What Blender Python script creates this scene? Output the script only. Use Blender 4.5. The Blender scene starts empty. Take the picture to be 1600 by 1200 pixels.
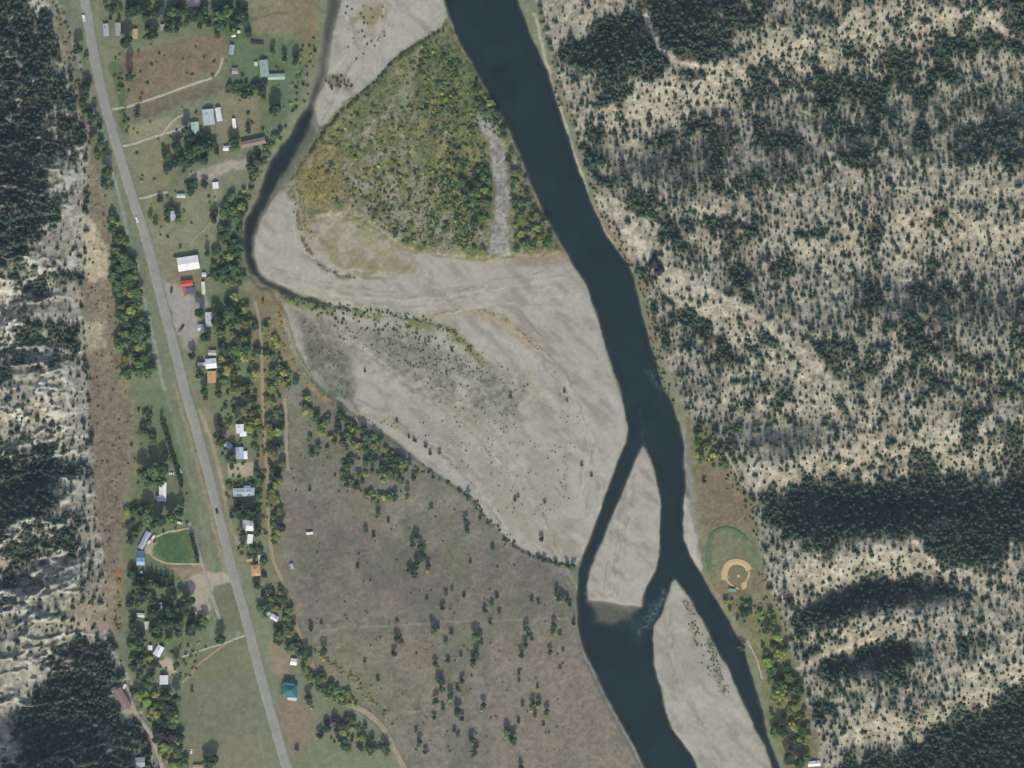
import bpy, math, random
import numpy as np
from mathutils import Vector

R = math.radians
S = 0.6            # metres per photograph pixel on the valley floor
CAM_H = 6000.0     # survey-plane height above the river
rnd = random.Random(7)
rng = np.random.default_rng(11)

# ------------------------------------------------------------------ camera, sky, sun, exposure
scene = bpy.context.scene
col = scene.collection
cam_data = bpy.data.cameras.new("camera")
cam = bpy.data.objects.new("camera", cam_data)
col.objects.link(cam)
cam.location = (0, 0, CAM_H)
cam.rotation_euler = (0, 0, 0)
cam_data.sensor_fit = 'HORIZONTAL'
cam_data.angle = 2 * math.atan(800 * S / CAM_H)
cam_data.clip_start = 50
cam_data.clip_end = 40000
scene.camera = cam

SUN_EL = 41.0
world = bpy.data.worlds.new("World")
scene.world = world
world.use_nodes = True
wn = world.node_tree
bg = wn.nodes["Background"]
sky = wn.nodes.new("ShaderNodeTexSky")
sky.sky_type = 'NISHITA'
sky.sun_disc = False
sky.sun_elevation = R(SUN_EL)
sky.sun_rotation = R(180)
sky.air_density = 1.0
sky.dust_density = 2.5
wn.links.new(sky.outputs[0], bg.inputs[0])
bg.inputs[1].default_value = 0.15
sun_data = bpy.data.lights.new("sun", 'SUN')
sun_data.energy = 3.0
sun_data.angle = R(0.5)
sun_data.color = (1.0, 0.965, 0.85)
sun = bpy.data.objects.new("sun", sun_data)
col.objects.link(sun)
sun.rotation_euler = (R(90 - SUN_EL), 0, R(2))
sun.location = (0, -2000, 1800)

scene.view_settings.view_transform = 'Standard'
scene.view_settings.look = 'None'
scene.view_settings.gamma = 1
scene.view_settings.exposure = -0.20
scene.cycles.max_bounces = 6
scene.cycles.transparent_max_bounces = 8

# ------------------------------------------------------------------ helpers
DESAT = 0.08
def lin(c):
    c = np.asarray(c, float) / 255.0
    c = c * (1 - DESAT) + (c * np.array([.3, .59, .11])).sum() * DESAT     # every pigment pulled slightly towards grey
    return np.where(c <= 0.04045, c / 12.92, ((c + 0.055) / 1.055) ** 2.4)

def link(o, parent=None):
    col.objects.link(o)
    if parent is not None:
        o.parent = parent
    return o

def tag(o, label=None, cat=None, group=None, kind=None):
    if label: o["label"] = label
    if cat: o["category"] = cat
    if group: o["group"] = group
    if kind: o["kind"] = kind
    return o

def empty(name, loc, rz=0.0):
    o = bpy.data.objects.new(name, None)
    o.empty_display_size = 1.0
    o.location = loc
    o.rotation_euler = (0, 0, rz)
    return link(o)

def np_mesh(name, verts, tris, colour=None, mat=None, extra=None):
    """mesh from numpy arrays; faces may be (n,3) or (n,4)"""
    verts = np.asarray(verts, np.float32); tris = np.asarray(tris, np.int32)
    m = bpy.data.meshes.new(name)
    k = tris.shape[1]
    m.vertices.add(len(verts)); m.vertices.foreach_set("co", verts.ravel())
    m.loops.add(tris.size); m.loops.foreach_set("vertex_index", tris.ravel())
    m.polygons.add(len(tris))
    m.polygons.foreach_set("loop_start", np.arange(0, tris.size, k, dtype=np.int32))
    m.update(calc_edges=True)
    if colour is not None:
        a = m.attributes.new("Col", 'FLOAT_COLOR', 'POINT')
        a.data.foreach_set("color", np.asarray(colour, np.float32).ravel())
    for nm, arr in (extra or {}).items():
        a = m.attributes.new(nm, 'FLOAT', 'POINT')
        a.data.foreach_set("value", np.asarray(arr, np.float32).ravel())
    if mat: m.materials.append(mat)
    return m

class MB:
    def __init__(s): s.v = []; s.f = []
    def add(s, vs, fs):
        b = len(s.v); s.v += [tuple(x) for x in vs]; s.f += [tuple(i + b for i in q) for q in fs]; return s
    def box(s, x0, x1, y0, y1, z0, z1):
        return s.add([(x0,y0,z0),(x1,y0,z0),(x1,y1,z0),(x0,y1,z0),(x0,y0,z1),(x1,y0,z1),(x1,y1,z1),(x0,y1,z1)],
                     [(0,3,2,1),(4,5,6,7),(0,1,5,4),(1,2,6,5),(2,3,7,6),(3,0,4,7)])
    def slab(s, pts, t):
        """sheet through pts (planar polygon) given thickness t downwards"""
        n = len(pts)
        vs = list(pts) + [(x, y, z - t) for x, y, z in pts]
        fs = [tuple(range(n)), tuple(range(2*n-1, n-1, -1))]
        fs += [(i, i+n, (i+1) % n + n, (i+1) % n) for i in range(n)]
        return s.add(vs, fs)
    def tube(s, p, q, r0, r1, n=7):
        p = Vector(p); q = Vector(q); d = (q - p).normalized()
        a = d.orthogonal().normalized(); b = d.cross(a)
        vs = []
        for c, r in ((p, r0), (q, r1)):
            for i in range(n):
                t = 2 * math.pi * i / n
                vs.append(tuple(c + a * r * math.cos(t) + b * r * math.sin(t)))
        fs = [(i, (i+1) % n, (i+1) % n + n, i + n) for i in range(n)] + [tuple(range(n-1, -1, -1)), tuple(range(n, 2*n))]
        return s.add(vs, fs)
    def mesh(s, name, mat):
        m = bpy.data.meshes.new(name); m.from_pydata(s.v, [], s.f); m.update()
        if mat: m.materials.append(mat)
        return m
    def build(s, name, mat, parent=None):
        return link(bpy.data.objects.new(name, s.mesh(name, mat)), parent)

def node_mat(name):
    m = bpy.data.materials.new(name); m.use_nodes = True
    nt = m.node_tree
    return m, nt, nt.nodes["Principled BSDF"]

def N(nt, typ, **kw):
    n = nt.nodes.new(typ)
    for k, v in kw.items(): setattr(n, k, v)
    return n

def noise_node(nt, scale, detail=4, rough=0.6, coord='Object'):
    tc = N(nt, "ShaderNodeTexCoord"); n = N(nt, "ShaderNodeTexNoise")
    n.inputs["Scale"].default_value = scale; n.inputs["Detail"].default_value = detail
    n.inputs["Roughness"].default_value = rough
    nt.links.new(tc.outputs[coord], n.inputs["Vector"])
    return n

def ramp(nt, src, lo, hi, a=0.3, b=0.7):
    r = N(nt, "ShaderNodeMapRange")
    r.inputs[1].default_value = a; r.inputs[2].default_value = b
    r.inputs[3].default_value = lo; r.inputs[4].default_value = hi
    nt.links.new(src, r.inputs[0]); return r.outputs[0]

def mul_col(nt, colsock, fac):
    m = N(nt, "ShaderNodeVectorMath", operation='SCALE')
    nt.links.new(colsock, m.inputs[0]); nt.links.new(fac, m.inputs["Scale"]); return m.outputs[0]

def math_node(nt, op, a, b):
    m = N(nt, "ShaderNodeMath", operation=op)
    for i, x in enumerate((a, b)):
        if isinstance(x, (int, float)): m.inputs[i].default_value = x
        else: nt.links.new(x, m.inputs[i])
    return m.outputs[0]

_mats = {}
def paint(rgb, rough=0.6, var=0.12, scale=0.7, metal=0.0, bump=0.0, spec=0.3, seams=0.0):
    key = (tuple(rgb), rough, var, scale, metal, bump, spec, seams)
    if key in _mats: return _mats[key]
    m, nt, p = node_mat("painted_surface")
    rgbn = N(nt, "ShaderNodeRGB"); c = lin(rgb); rgbn.outputs[0].default_value = (c[0], c[1], c[2], 1)
    n1 = noise_node(nt, scale, 5, 0.65); n2 = noise_node(nt, scale * 7, 3)
    f = math_node(nt, 'MULTIPLY', ramp(nt, n1.outputs[0], 1 - var, 1 + var * 0.6), ramp(nt, n2.outputs[0], 1 - var * .5, 1 + var * .5))
    if seams > 0:                                    # standing seams / shingle courses
        tc = N(nt, "ShaderNodeTexCoord"); w = N(nt, "ShaderNodeTexWave", wave_type='BANDS', bands_direction='X')
        w.inputs["Scale"].default_value = seams; w.inputs["Distortion"].default_value = 0.0
        nt.links.new(tc.outputs["Object"], w.inputs["Vector"])
        f = math_node(nt, 'MULTIPLY', f, ramp(nt, w.outputs[0], 0.86, 1.0, 0.0, 0.25))
    nt.links.new(mul_col(nt, rgbn.outputs[0], f), p.inputs["Base Color"])
    p.inputs["Roughness"].default_value = rough; p.inputs["Metallic"].default_value = metal
    p.inputs["Specular IOR Level"].default_value = spec
    if bump > 0:
        b = N(nt, "ShaderNodeBump"); b.inputs["Strength"].default_value = bump; b.inputs["Distance"].default_value = 0.1
        nt.links.new(n2.outputs[0], b.inputs["Height"]); nt.links.new(b.outputs[0], p.inputs["Normal"])
    _mats[key] = m
    return m

def glass_mat():
    if 'glass' in _mats: return _mats['glass']
    m, nt, p = node_mat("window_glass")
    n = noise_node(nt, 0.8, 2)
    rgbn = N(nt, "ShaderNodeRGB"); rgbn.outputs[0].default_value = (0.03, 0.04, 0.05, 1)
    nt.links.new(mul_col(nt, rgbn.outputs[0], ramp(nt, n.outputs[0], .7, 1.3)), p.inputs["Base Color"])
    p.inputs["Roughness"].default_value = 0.12
    _mats['glass'] = m
    return m

# ------------------------------------------------------------------ terrain grid (photograph-pixel plan coordinates)
def axis(lo, hi, step, far):
    core = np.arange(lo, hi + step * 0.5, step)
    out = []; d = step; p = hi
    while p < far:
        d *= 1.28; p += d; out.append(p)
    left = []; d = step; p = lo
    while p > -far:
        d *= 1.28; p -= d; left.append(p)
    return np.array(left[::-1] + list(core) + out)

gx = axis(-60, 1660, 2.0, 12000)
gy = axis(-60, 1260, 2.0, 12000)
PX, PY = np.meshgrid(gx, gy)

def lattice(seed, n=512):
    return np.random.default_rng(seed).random((n, n)).astype(np.float32)
def vnoise(x, y, wl, seed):
    L = lattice(seed, 256); n = 256
    u = x / wl; v = y / wl
    iu = np.floor(u).astype(np.int64); iv = np.floor(v).astype(np.int64)
    fu = u - iu; fv = v - iv
    fu = fu * fu * fu * (fu * (fu * 6 - 15) + 10); fv = fv * fv * fv * (fv * (fv * 6 - 15) + 10)
    a = L[iv % n, iu % n]; b = L[iv % n, (iu + 1) % n]; c = L[(iv + 1) % n, iu % n]; d = L[(iv + 1) % n, (iu + 1) % n]
    return (a * (1 - fu) + b * fu) * (1 - fv) + (c * (1 - fu) + d * fu) * fv - 0.5
def fbm(x, y, wl, seed, octs=4, gain=0.5):
    s = 0; a = 1.0
    for i in range(octs):
        s = s + a * vnoise(x + 37.3 * i, y - 21.7 * i, wl, seed + i); wl *= 0.5; a *= gain
    return s

def seg_dist(poly, X, Y, closed=True):
    P = np.asarray(poly, float)
    d2 = np.full(X.shape, 1e12)
    n = len(P)
    for i in range(n if closed else n - 1):
        a = P[i]; b = P[(i + 1) % n]; e = b - a
        L = max(e @ e, 1e-9)
        t = np.clip(((X - a[0]) * e[0] + (Y - a[1]) * e[1]) / L, 0, 1)
        d2 = np.minimum(d2, (X - a[0] - t * e[0]) ** 2 + (Y - a[1] - t * e[1]) ** 2)
    return np.sqrt(d2)
def inside(poly, X, Y):
    P = np.asarray(poly, float); r = np.zeros(X.shape, bool); n = len(P)
    for i in range(n):
        a = P[i]; b = P[(i + 1) % n]
        if a[1] == b[1]: continue
        c = ((a[1] > Y) != (b[1] > Y)) & (X < (b[0] - a[0]) * (Y - a[1]) / (b[1] - a[1]) + a[0])
        r ^= c
    return r
def sdf(poly, X, Y, pad=60, closed=True):
    """signed distance in pixels, negative inside; far points get a large value"""
    P = np.asarray(poly, float)
    out = np.full(X.shape, 900.0)
    x0, y0 = P.min(0) - pad; x1, y1 = P.max(0) + pad
    m = (X > x0) & (X < x1) & (Y > y0) & (Y < y1)
    if not m.any(): return out
    xs = X[m]; ys = Y[m]
    d = seg_dist(P, xs, ys, closed)
    if closed: d = np.where(inside(P, xs, ys), -d, d)
    out[m] = d
    return out
def sstep(x, a, b):
    t = np.clip((x - a) / (b - a), 0, 1); return t * t * (3 - 2 * t)

# traced outlines, in photograph pixels -----------------------------------------------------------
LB = [(650,-600),(672,-200),(690,-10),(700,25),(715,60),(735,95),(755,130),(775,170),(795,205),(812,245),(830,290),(845,325),(860,355),
      (882,390),(900,420),(916,445),(928,480),(938,515),(948,550),(957,580),(968,610),(975,640),(980,668),(978,690),(967,712),
      (955,745),(940,785),(925,830),(912,865),(903,890),(900,930),(902,975),(912,1020),(928,1050),(948,1090),(975,1140),(1005,1195),
      (1030,1260),(1150,1500),(1350,2000)]
RB = [(1520,2000),(1330,1500),(1240,1260),(1222,1210),(1215,1190),(1200,1150),(1190,1100),(1178,1060),(1165,1020),(1155,1000),(1140,970),(1115,930),(1095,893),
      (1080,868),(1070,845),(1068,820),(1069,795),(1072,760),(1070,725),(1068,690),(1063,660),(1055,640),(1040,610),(1030,580),
      (1022,550),(1010,510),(1000,470),(990,430),(980,410),(965,390),(945,360),(930,330),(918,300),(905,265),(892,225),(880,190),
      (868,150),(855,110),(845,85),(830,55),(818,20),(808,-10),(780,-200),(740,-600)]
RIVER = LB + RB
ISL_A = [(1005,698),(1014,712),(1020,730),(1026,750),(1031,775),(1032,800),(1030,830),(1030,860),(1025,890),(1011,915),(1005,930),(1002,947),
         (975,946),(950,940),(920,938),(918,915),(924,885),(940,850),(958,805),(975,765),(990,725)]
ISL_B = [(1055,905),(1070,925),(1085,950),(1100,975),(1112,1000),(1125,1025),(1140,1050),(1152,1080),(1165,1110),(1180,1140),(1195,1165),
         (1205,1200),(1225,1260),(1310,1500),(1500,2000),(1400,2000),(1250,1500),(1120,1260),(1095,1212),(1085,1185),(1070,1165),(1050,1140),(1040,1110),(1035,1075),(1022,1040),(1020,1000),(1022,978),(1035,960),(1045,930),(1050,910)]
SLOUGH = [(560,-300),(525,-60),(512,0),(503,40),(500,90),(498,110),(486,140),(478,165),(470,180),(455,205),(440,225),(425,245),(412,275),(402,300),(392,325),(382,345),
          (378,375),(381,400),(390,425),(405,441),(440,460),(470,470),(510,478),(560,484),
          (560,483),(510,473),(475,462),(445,450),(420,438),(404,424),(397,400),(398,372),
          (405,350),(420,326),(437,300),(455,272),(474,245),(488,220),(492,205),(493,182),(493,160),(503,140),(513,115),(516,90),(521,50),(534,0),(550,-60),(590,-300)]
HILL_E = [(700,-900),(780,-250),(822,-50),(838,0),(853,60),(868,100),(882,150),(897,200),(916,260),(932,300),(952,350),(985,405),(1012,450),(1022,500),(1038,560),
          (1062,620),(1085,668),(1112,700),(1140,740),(1165,780),(1185,810),(1185,850),(1195,900),(1210,940),(1225,980),(1240,1020),
          (1255,1060),(1268,1110),(1275,1150),(1285,1210),(1310,1320),(1600,2200),(14000,2200),(14000,-900)]
HILL_W = [(-60,-900),(30,-150),(62,-50),(76,0),(92,60),(112,120),(127,170),(137,220),(141,280),(137,330),(134,400),(130,450),(130,500),(137,560),(141,620),(146,700),
          (149,760),(154,820),(165,870),(170,920),(170,980),(185,1020),(212,1080),(232,1140),(246,1200),(262,1300),(500,2200),(-14000,2200),(-14000,-900)]
WOOD_ISLE = [(697,30),(685,48),(660,62),(640,76),(616,92),(604,108),(590,127),(570,142),(548,158),(530,175),(514,195),(497,215),(482,240),(462,270),(450,295),
             (470,330),(480,345),(520,335),(560,350),(600,370),(640,392),(700,400),(760,405),(800,398),(850,402),(882,392),
             (860,355),(845,325),(830,290),(812,245),(795,205),(775,170),(755,130),(735,95),(715,60)]
GRAVEL_UP = [(560,-300),(534,0),(521,50),(516,90),(513,115),(503,140),(493,160),(493,185),(500,197),(516,192),(532,175),(550,157),(572,141),(592,126),(606,107),(618,91),(642,75),(662,61),(687,46),(699,28),(690,-10),(672,-200),(655,-300)]
GRAVEL_MAIN = [(455,290),(432,306),(412,335),(400,362),(398,400),(408,426),(440,448),(430,462),(450,490),(462,540),(490,592),(530,628),(565,652),(620,690),(660,722),
               (700,750),(738,776),(762,810),(803,850),(840,868),(898,886),(912,865),(925,830),(940,785),(955,745),(967,712),(978,690),(980,668),(975,640),
               (957,580),(938,515),(916,445),(898,412),(882,394),(850,404),(800,400),(760,407),(700,402),(640,394),(600,372),(560,352),(520,337),(480,347),(470,332)]
FIELD = [(445,600),(490,606),(530,634),(565,656),(620,694),(660,726),(700,754),(738,780),(762,814),(803,854),(840,872),(898,888),(900,930),(902,975),(912,1020),(928,1050),(948,1090),
         (975,1140),(1005,1195),(1100,1500),(760,1500),(655,1260),(632,1200),(600,1140),(545,1100),(500,1060),(470,985),(452,930),(436,880),(430,800),(424,700)]
SHOAL = [(918,930),(1002,940),(1000,962),(985,975),(955,982),(925,975)]

SHOAL2 = [(503,185),(494,205),(476,247),(457,274),(439,302),(422,328),(407,352),(400,374),(399,402),(394,398),(391,370),(400,342),(418,312),(432,284),(448,256),(460,236),(474,214),(484,192),(490,175),(500,150),(515,110),(522,70),(508,80),(508,110),(500,140)]

HWY = [(60,-350),(112,-100),(126,-30),(133,0),(145,75),(161,150),(182,225),(205,300),(229,375),(248,450),(268,525),(287,600),(308,675),(328,750),(347,825),(366,900),
       (387,975),(406,1050),(427,1125),(448,1200),(465,1262),(530,1500)]

# ---- heights
def heights(X, Y):
    dr = sdf(RIVER, X, Y, 200); da = sdf(ISL_A, X, Y, 80); db = sdf(ISL_B, X, Y, 80)
    wob = 2.6 * fbm(X, Y, 26, 301, 4, .6)
    land_isl = np.minimum(da, db)
    d_river = np.maximum(dr, -land_isl) + wob          # negative inside the running water
    d_sl = sdf(SLOUGH, X, Y, 120) + 2.2 * wob
    sh2 = sstep(-sdf(SHOAL2, X, Y, 60) + 5 * fbm(X, Y, 16, 306, 3), -5, 5)
    sh = sstep(-sdf(SHOAL, X, Y, 60) + 5 * fbm(X, Y, 16, 305, 3), -22, 14)
    deep = -np.minimum(3.2, 0.25 * np.maximum(-d_river, 0))
    deep = deep * (1 - sh * 0.93)
    deep_sl = -np.minimum(1.5, (0.035 + 0.085 * sstep(Y, 120, 200)) * np.maximum(-d_sl, 0)) * (1 - .86 * sh2)
    dw = np.minimum(np.minimum(d_river, d_sl), 110.0)
    z = np.where(dw < 0, np.minimum(np.where(d_river < 0, deep, 0), np.where(d_sl < 0, deep_sl, 0)),
                 0.05 + np.minimum(0.10 * dw, 0.5) + 0.9 * (1 - np.exp(-np.maximum(dw, 0) / 120)))
    dg = np.minimum(np.minimum(sdf(GRAVEL_MAIN, X, Y, 90), sdf(GRAVEL_UP, X, Y, 90)), land_isl)
    bank = sstep(dg, 0, 7) * sstep(dw, 2, 9)
    z = z + 1.5 * bank
    vil = sstep(-np.interp(Y, [p[1] for p in HWY], [p[0] for p in HWY]) - 0 + 0 * X, 0, 1)
    return z, dw, d_river, d_sl, dg

Z, DW, DRIV, DSL, DGRAV = heights(PX, PY)

dE = np.maximum(-sdf(HILL_E, PX, PY, 300), 0) * S
dWst = np.maximum(-sdf(HILL_W, PX, PY, 300), 0) * S

# crest (+) and gully (-) lines that carve the hillsides
RL = [
 (-10, [(872,70),(950,32),(1000,0),(1060,-50)]), (8, [(890,128),(960,135),(1050,92),(1180,48),(1320,30),(1500,-30)]),
 (-9, [(925,235),(1000,222),(1100,190),(1200,155),(1300,112),(1500,98),(1640,108)]),
 (7, [(935,300),(1100,330),(1250,320),(1400,290),(1640,285)]),
 (9, [(1000,370),(1050,435),(1120,465),(1190,500),(1280,580),(1310,610),(1400,640)]),
 (-8, [(1090,500),(1140,530),(1220,590)]), (-6, [(1350,430),(1500,420),(1640,430)]), (8, [(1400,520),(1640,560)]),
 (-10, [(1130,655),(1240,650)]), (9, [(1150,738),(1235,730),(1330,690),(1500,660),(1640,650)]),
 (-12, [(1190,768),(1260,750),(1400,762),(1500,745),(1640,722)]),
 (12, [(1210,838),(1300,858),(1430,852),(1490,905),(1640,850)]),
 (-11, [(1250,952),(1350,912),(1480,905)]), (11, [(1270,985),(1350,965),(1450,955),(1640,985)]),
 (-9, [(1260,1045),(1340,1022),(1400,1000)]), (10, [(1280,1068),(1400,1055),(1640,1010)]),
 (-18, [(1300,1200),(1400,1172),(1500,1130),(1640,1055)]), (32, [(1350,1420),(1640,1330)]), (10, [(1320,1120),(1500,1080)]),
 (18, [(140,292),(100,362),(50,402),(0,440),(-90,500)]), (-34, [(80,-60),(20,-80),(-80,-60)]), (-6, [(110,120),(40,150),(-60,180)]),
 (-8, [(135,455),(70,450),(0,480),(-60,500)]), (7, [(130,500),(60,490),(0,520)]), (-5, [(130,540),(50,530),(-50,560)]), (8, [(135,590),(60,590),(-60,620)]),
 (-12, [(148,708),(60,704),(0,715),(-90,720)]), (10, [(150,800),(90,800),(0,850),(-90,870)]),
 (-6, [(150,850),(60,880),(-60,930)]), (10, [(150,905),(90,910),(40,1010),(-50,1050)]), (-10, [(175,990),(100,1010),(50,1090),(-40,1120)]),
 (30, [(200,1330),(0,1290),(-90,1280)]),
]
cp = []
for v, pl in RL:
    for (a, b) in zip(pl[:-1], pl[1:]):
        n = max(1, int(math.hypot(b[0]-a[0], b[1]-a[1]) / 22))
        for i in range(n + 1):
            t = i / n; cp.append((a[0] + (b[0]-a[0]) * t, a[1] + (b[1]-a[1]) * t, v))
cp = np.array(cp)
cgx = np.arange(-200, 1801, 10.0); cgy = np.arange(-200, 1401, 10.0)
CX, CY = np.meshgrid(cgx, cgy)
num = np.zeros_like(CX); den = np.zeros_like(CX)
for x, y, v in cp:
    w = 1.0 / ((((CX - x) * 0.75) ** 2 + (CY - y) ** 2) + 60.0) ** 1.6
    num += w * v; den += w
MOD = num / den
for _ in range(2):
    p = np.pad(MOD, 1, mode='edge')
    MOD = (p[:-2,1:-1] + p[2:,1:-1] + p[1:-1,:-2] + p[1:-1,2:] + 2 * p[1:-1,1:-1]) / 6
def bilin(grid, ax, ay, X, Y):
    fx = np.interp(X, ax, np.arange(len(ax))); fy = np.interp(Y, ay, np.arange(len(ay)))
    ix = np.clip(np.floor(fx).astype(int), 0, len(ax) - 2); iy = np.clip(np.floor(fy).astype(int), 0, len(ay) - 2)
    tx = fx - ix; ty = fy - iy
    return (grid[iy, ix] * (1-tx) + grid[iy, ix+1] * tx) * (1-ty) + (grid[iy+1, ix] * (1-tx) + grid[iy+1, ix+1] * tx) * ty
mod = bilin(MOD, cgx, cgy, PX, PY)
rel = 2.6 * fbm(PX, PY, 90, 41, 5, 0.55) + 1.6 * (0.35 - np.abs(fbm(PX * 0.8, PY, 60, 77, 3)))
rel = rel + 2.2 * fbm(PX, PY, 26, 141, 3, 0.6) * (np.abs(PX - 800) < 1000)
rib = 1 - np.abs(fbm(PX * 0.9 + 0.3 * PY, PY * 1.5, 52, 241, 4, 0.55)) * 3.2
rib2 = 1 - np.abs(fbm(PX, PY * 1.2, 34, 251, 3, 0.55)) * 3.2
rel = rel + np.where(PX < 500, 7.5 * np.clip(rib, 0, 1) ** 2.4 + 2.0 * np.clip(rib2, 0, 1) ** 2, 0.9 * np.clip(rib2, 0, 1) ** 2)
def hill(d, slope, zm):
    z = slope * (d - 16 * (1 - np.exp(-d / 16)))
    return zm * (1 - np.exp(-z / zm))
ZH = hill(dE, 0.36, 190) + hill(dWst, 0.55, 170) + (mod * 1.25 + rel) * sstep(np.maximum(dE, dWst), 2, 55)
ZH = np.where(np.maximum(dE, dWst) > 0, np.maximum(ZH, -0.4), 0)
# the talus apron at the foot of the western slope
dtal = sdf(HILL_W, PX, PY, 120)
ZH = ZH + np.where(dtal > 0, 0, 0) + 4.0 * sstep(-dtal, -60, 10)
dtE = sdf(HILL_E, PX, PY, 60)
ZH = ZH + 1.6 * sstep(-dtE, -14, 6) * sstep(DW, 0, 12)
Z = Z + ZH

def hz(px, py):
    return bilin(Z, gx, gy, np.asarray(px, float), np.asarray(py, float))
def plan(ix, iy):
    """photograph pixel -> plan pixel of the ground point it shows (a few passes, because the ground has relief)"""
    ix = np.asarray(ix, float); iy = np.asarray(iy, float)
    px, py = ix.copy(), iy.copy()
    for _ in range(4):
        k = (CAM_H - hz(px, py)) / CAM_H
        px = 800 + (ix - 800) * k; py = 600 + (iy - 600) * k
    return px, py
def W3(ix, iy, dz=0.0):
    px, py = plan(ix, iy)
    return ((float(px) - 800) * S, (600 - float(py)) * S, float(hz(px, py)) + dz)

# photograph pixel of every ground vertex
KK = CAM_H / (CAM_H - Z)
U = 800 + (PX - 800) * KK; V = 600 + (PY - 600) * KK
w1 = fbm(U, V, 18, 501, 3); w2 = fbm(U, V, 18, 511, 3)
UW = U + 9 * w1; VW = V + 9 * w2            # ragged copies of the coordinates for natural outlines
core = (U > -120) & (U < 1720) & (V > -120) & (V < 1320)

def densify(pts, step=4.0):
    P = np.asarray(pts, float)
    # Catmull-Rom through the traced points
    Q = np.vstack([2 * P[0] - P[1], P, 2 * P[-1] - P[-2]]); out = []
    for i in range(1, len(Q) - 2):
        n = max(2, int(np.hypot(*(Q[i+1] - Q[i])) / step))
        for k in range(n):
            t = k / n
            out.append(0.5 * ((2 * Q[i]) + (-Q[i-1] + Q[i+1]) * t + (2*Q[i-1] - 5*Q[i] + 4*Q[i+1] - Q[i+2]) * t*t + (-Q[i-1] + 3*Q[i] - 3*Q[i+1] + Q[i+2]) * t**3))
    out.append(Q[-2]); return np.array(out)
# ------------------------------------------------------------------ ground cover colours
COL = np.zeros(Z.shape + (3,))
SPK = np.full(Z.shape, 0.35)               # how speckled the cover is
def put(mask, rgb, spk=None, sl=None):
    sl = sl or (slice(None), slice(None))
    m = np.clip(mask, 0, 1)
    COL[sl] = COL[sl] * (1 - m[..., None]) + lin(rgb) * m[..., None]
    if spk is not None: SPK[sl] = SPK[sl] * (1 - m) + spk * m
def window(pts, pad):
    """index window of the grid around an outline (the relief shifts a pixel by a few grid cells at most)"""
    P = np.asarray(pts, float); (x0, y0), (x1, y1) = P.min(0) - pad - 22, P.max(0) + pad + 22
    return (slice(*np.searchsorted(gy, (y0, y1))), slice(*np.searchsorted(gx, (x0, x1))))
def area(poly, rgb, feather=4, op=1.0, spk=None, ragged=True, patch=0.0, wl=20, seed=900):
    s = window(poly, 40)
    d = sdf(poly, (UW if ragged else U)[s], (VW if ragged else V)[s], 40)
    m = sstep(-d, -feather, feather) * op
    if patch > 0:
        m = m * sstep(fbm(U[s], V[s], wl, seed, 3), -0.5 + patch * 0.5, -0.1 + patch * 0.5)
    put(m, rgb, spk, s)
def line(pts, w, rgb, feather=2, op=1.0, ragged=True, patch=0.0, seed=901):
    s = window(pts, 12 + w); k = 4 if ragged else 0
    d = sdf(pts, U[s] + k * w1[s], V[s] + k * w2[s], 12 + w, closed=False)
    m = sstep(-d, -w / 2 - feather, -w / 2 + feather) * op
    if patch > 0: m = m * sstep(fbm(U[s], V[s], 14, seed, 3), -0.3 + patch * 0.4, 0.1 + patch * 0.4)
    put(m, rgb, None, s)

n_big = fbm(U, V, 120, 610, 4); n_mid = fbm(U, V, 36, 620, 4); n_small = fbm(U, V, 9, 630, 3)
COL[:] = lin((124,130,102))
put(sstep(n_mid, -0.05, 0.35), (122,128,98)); put(sstep(n_big, 0.0, 0.5) * 0.6, (138,130,104))

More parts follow.
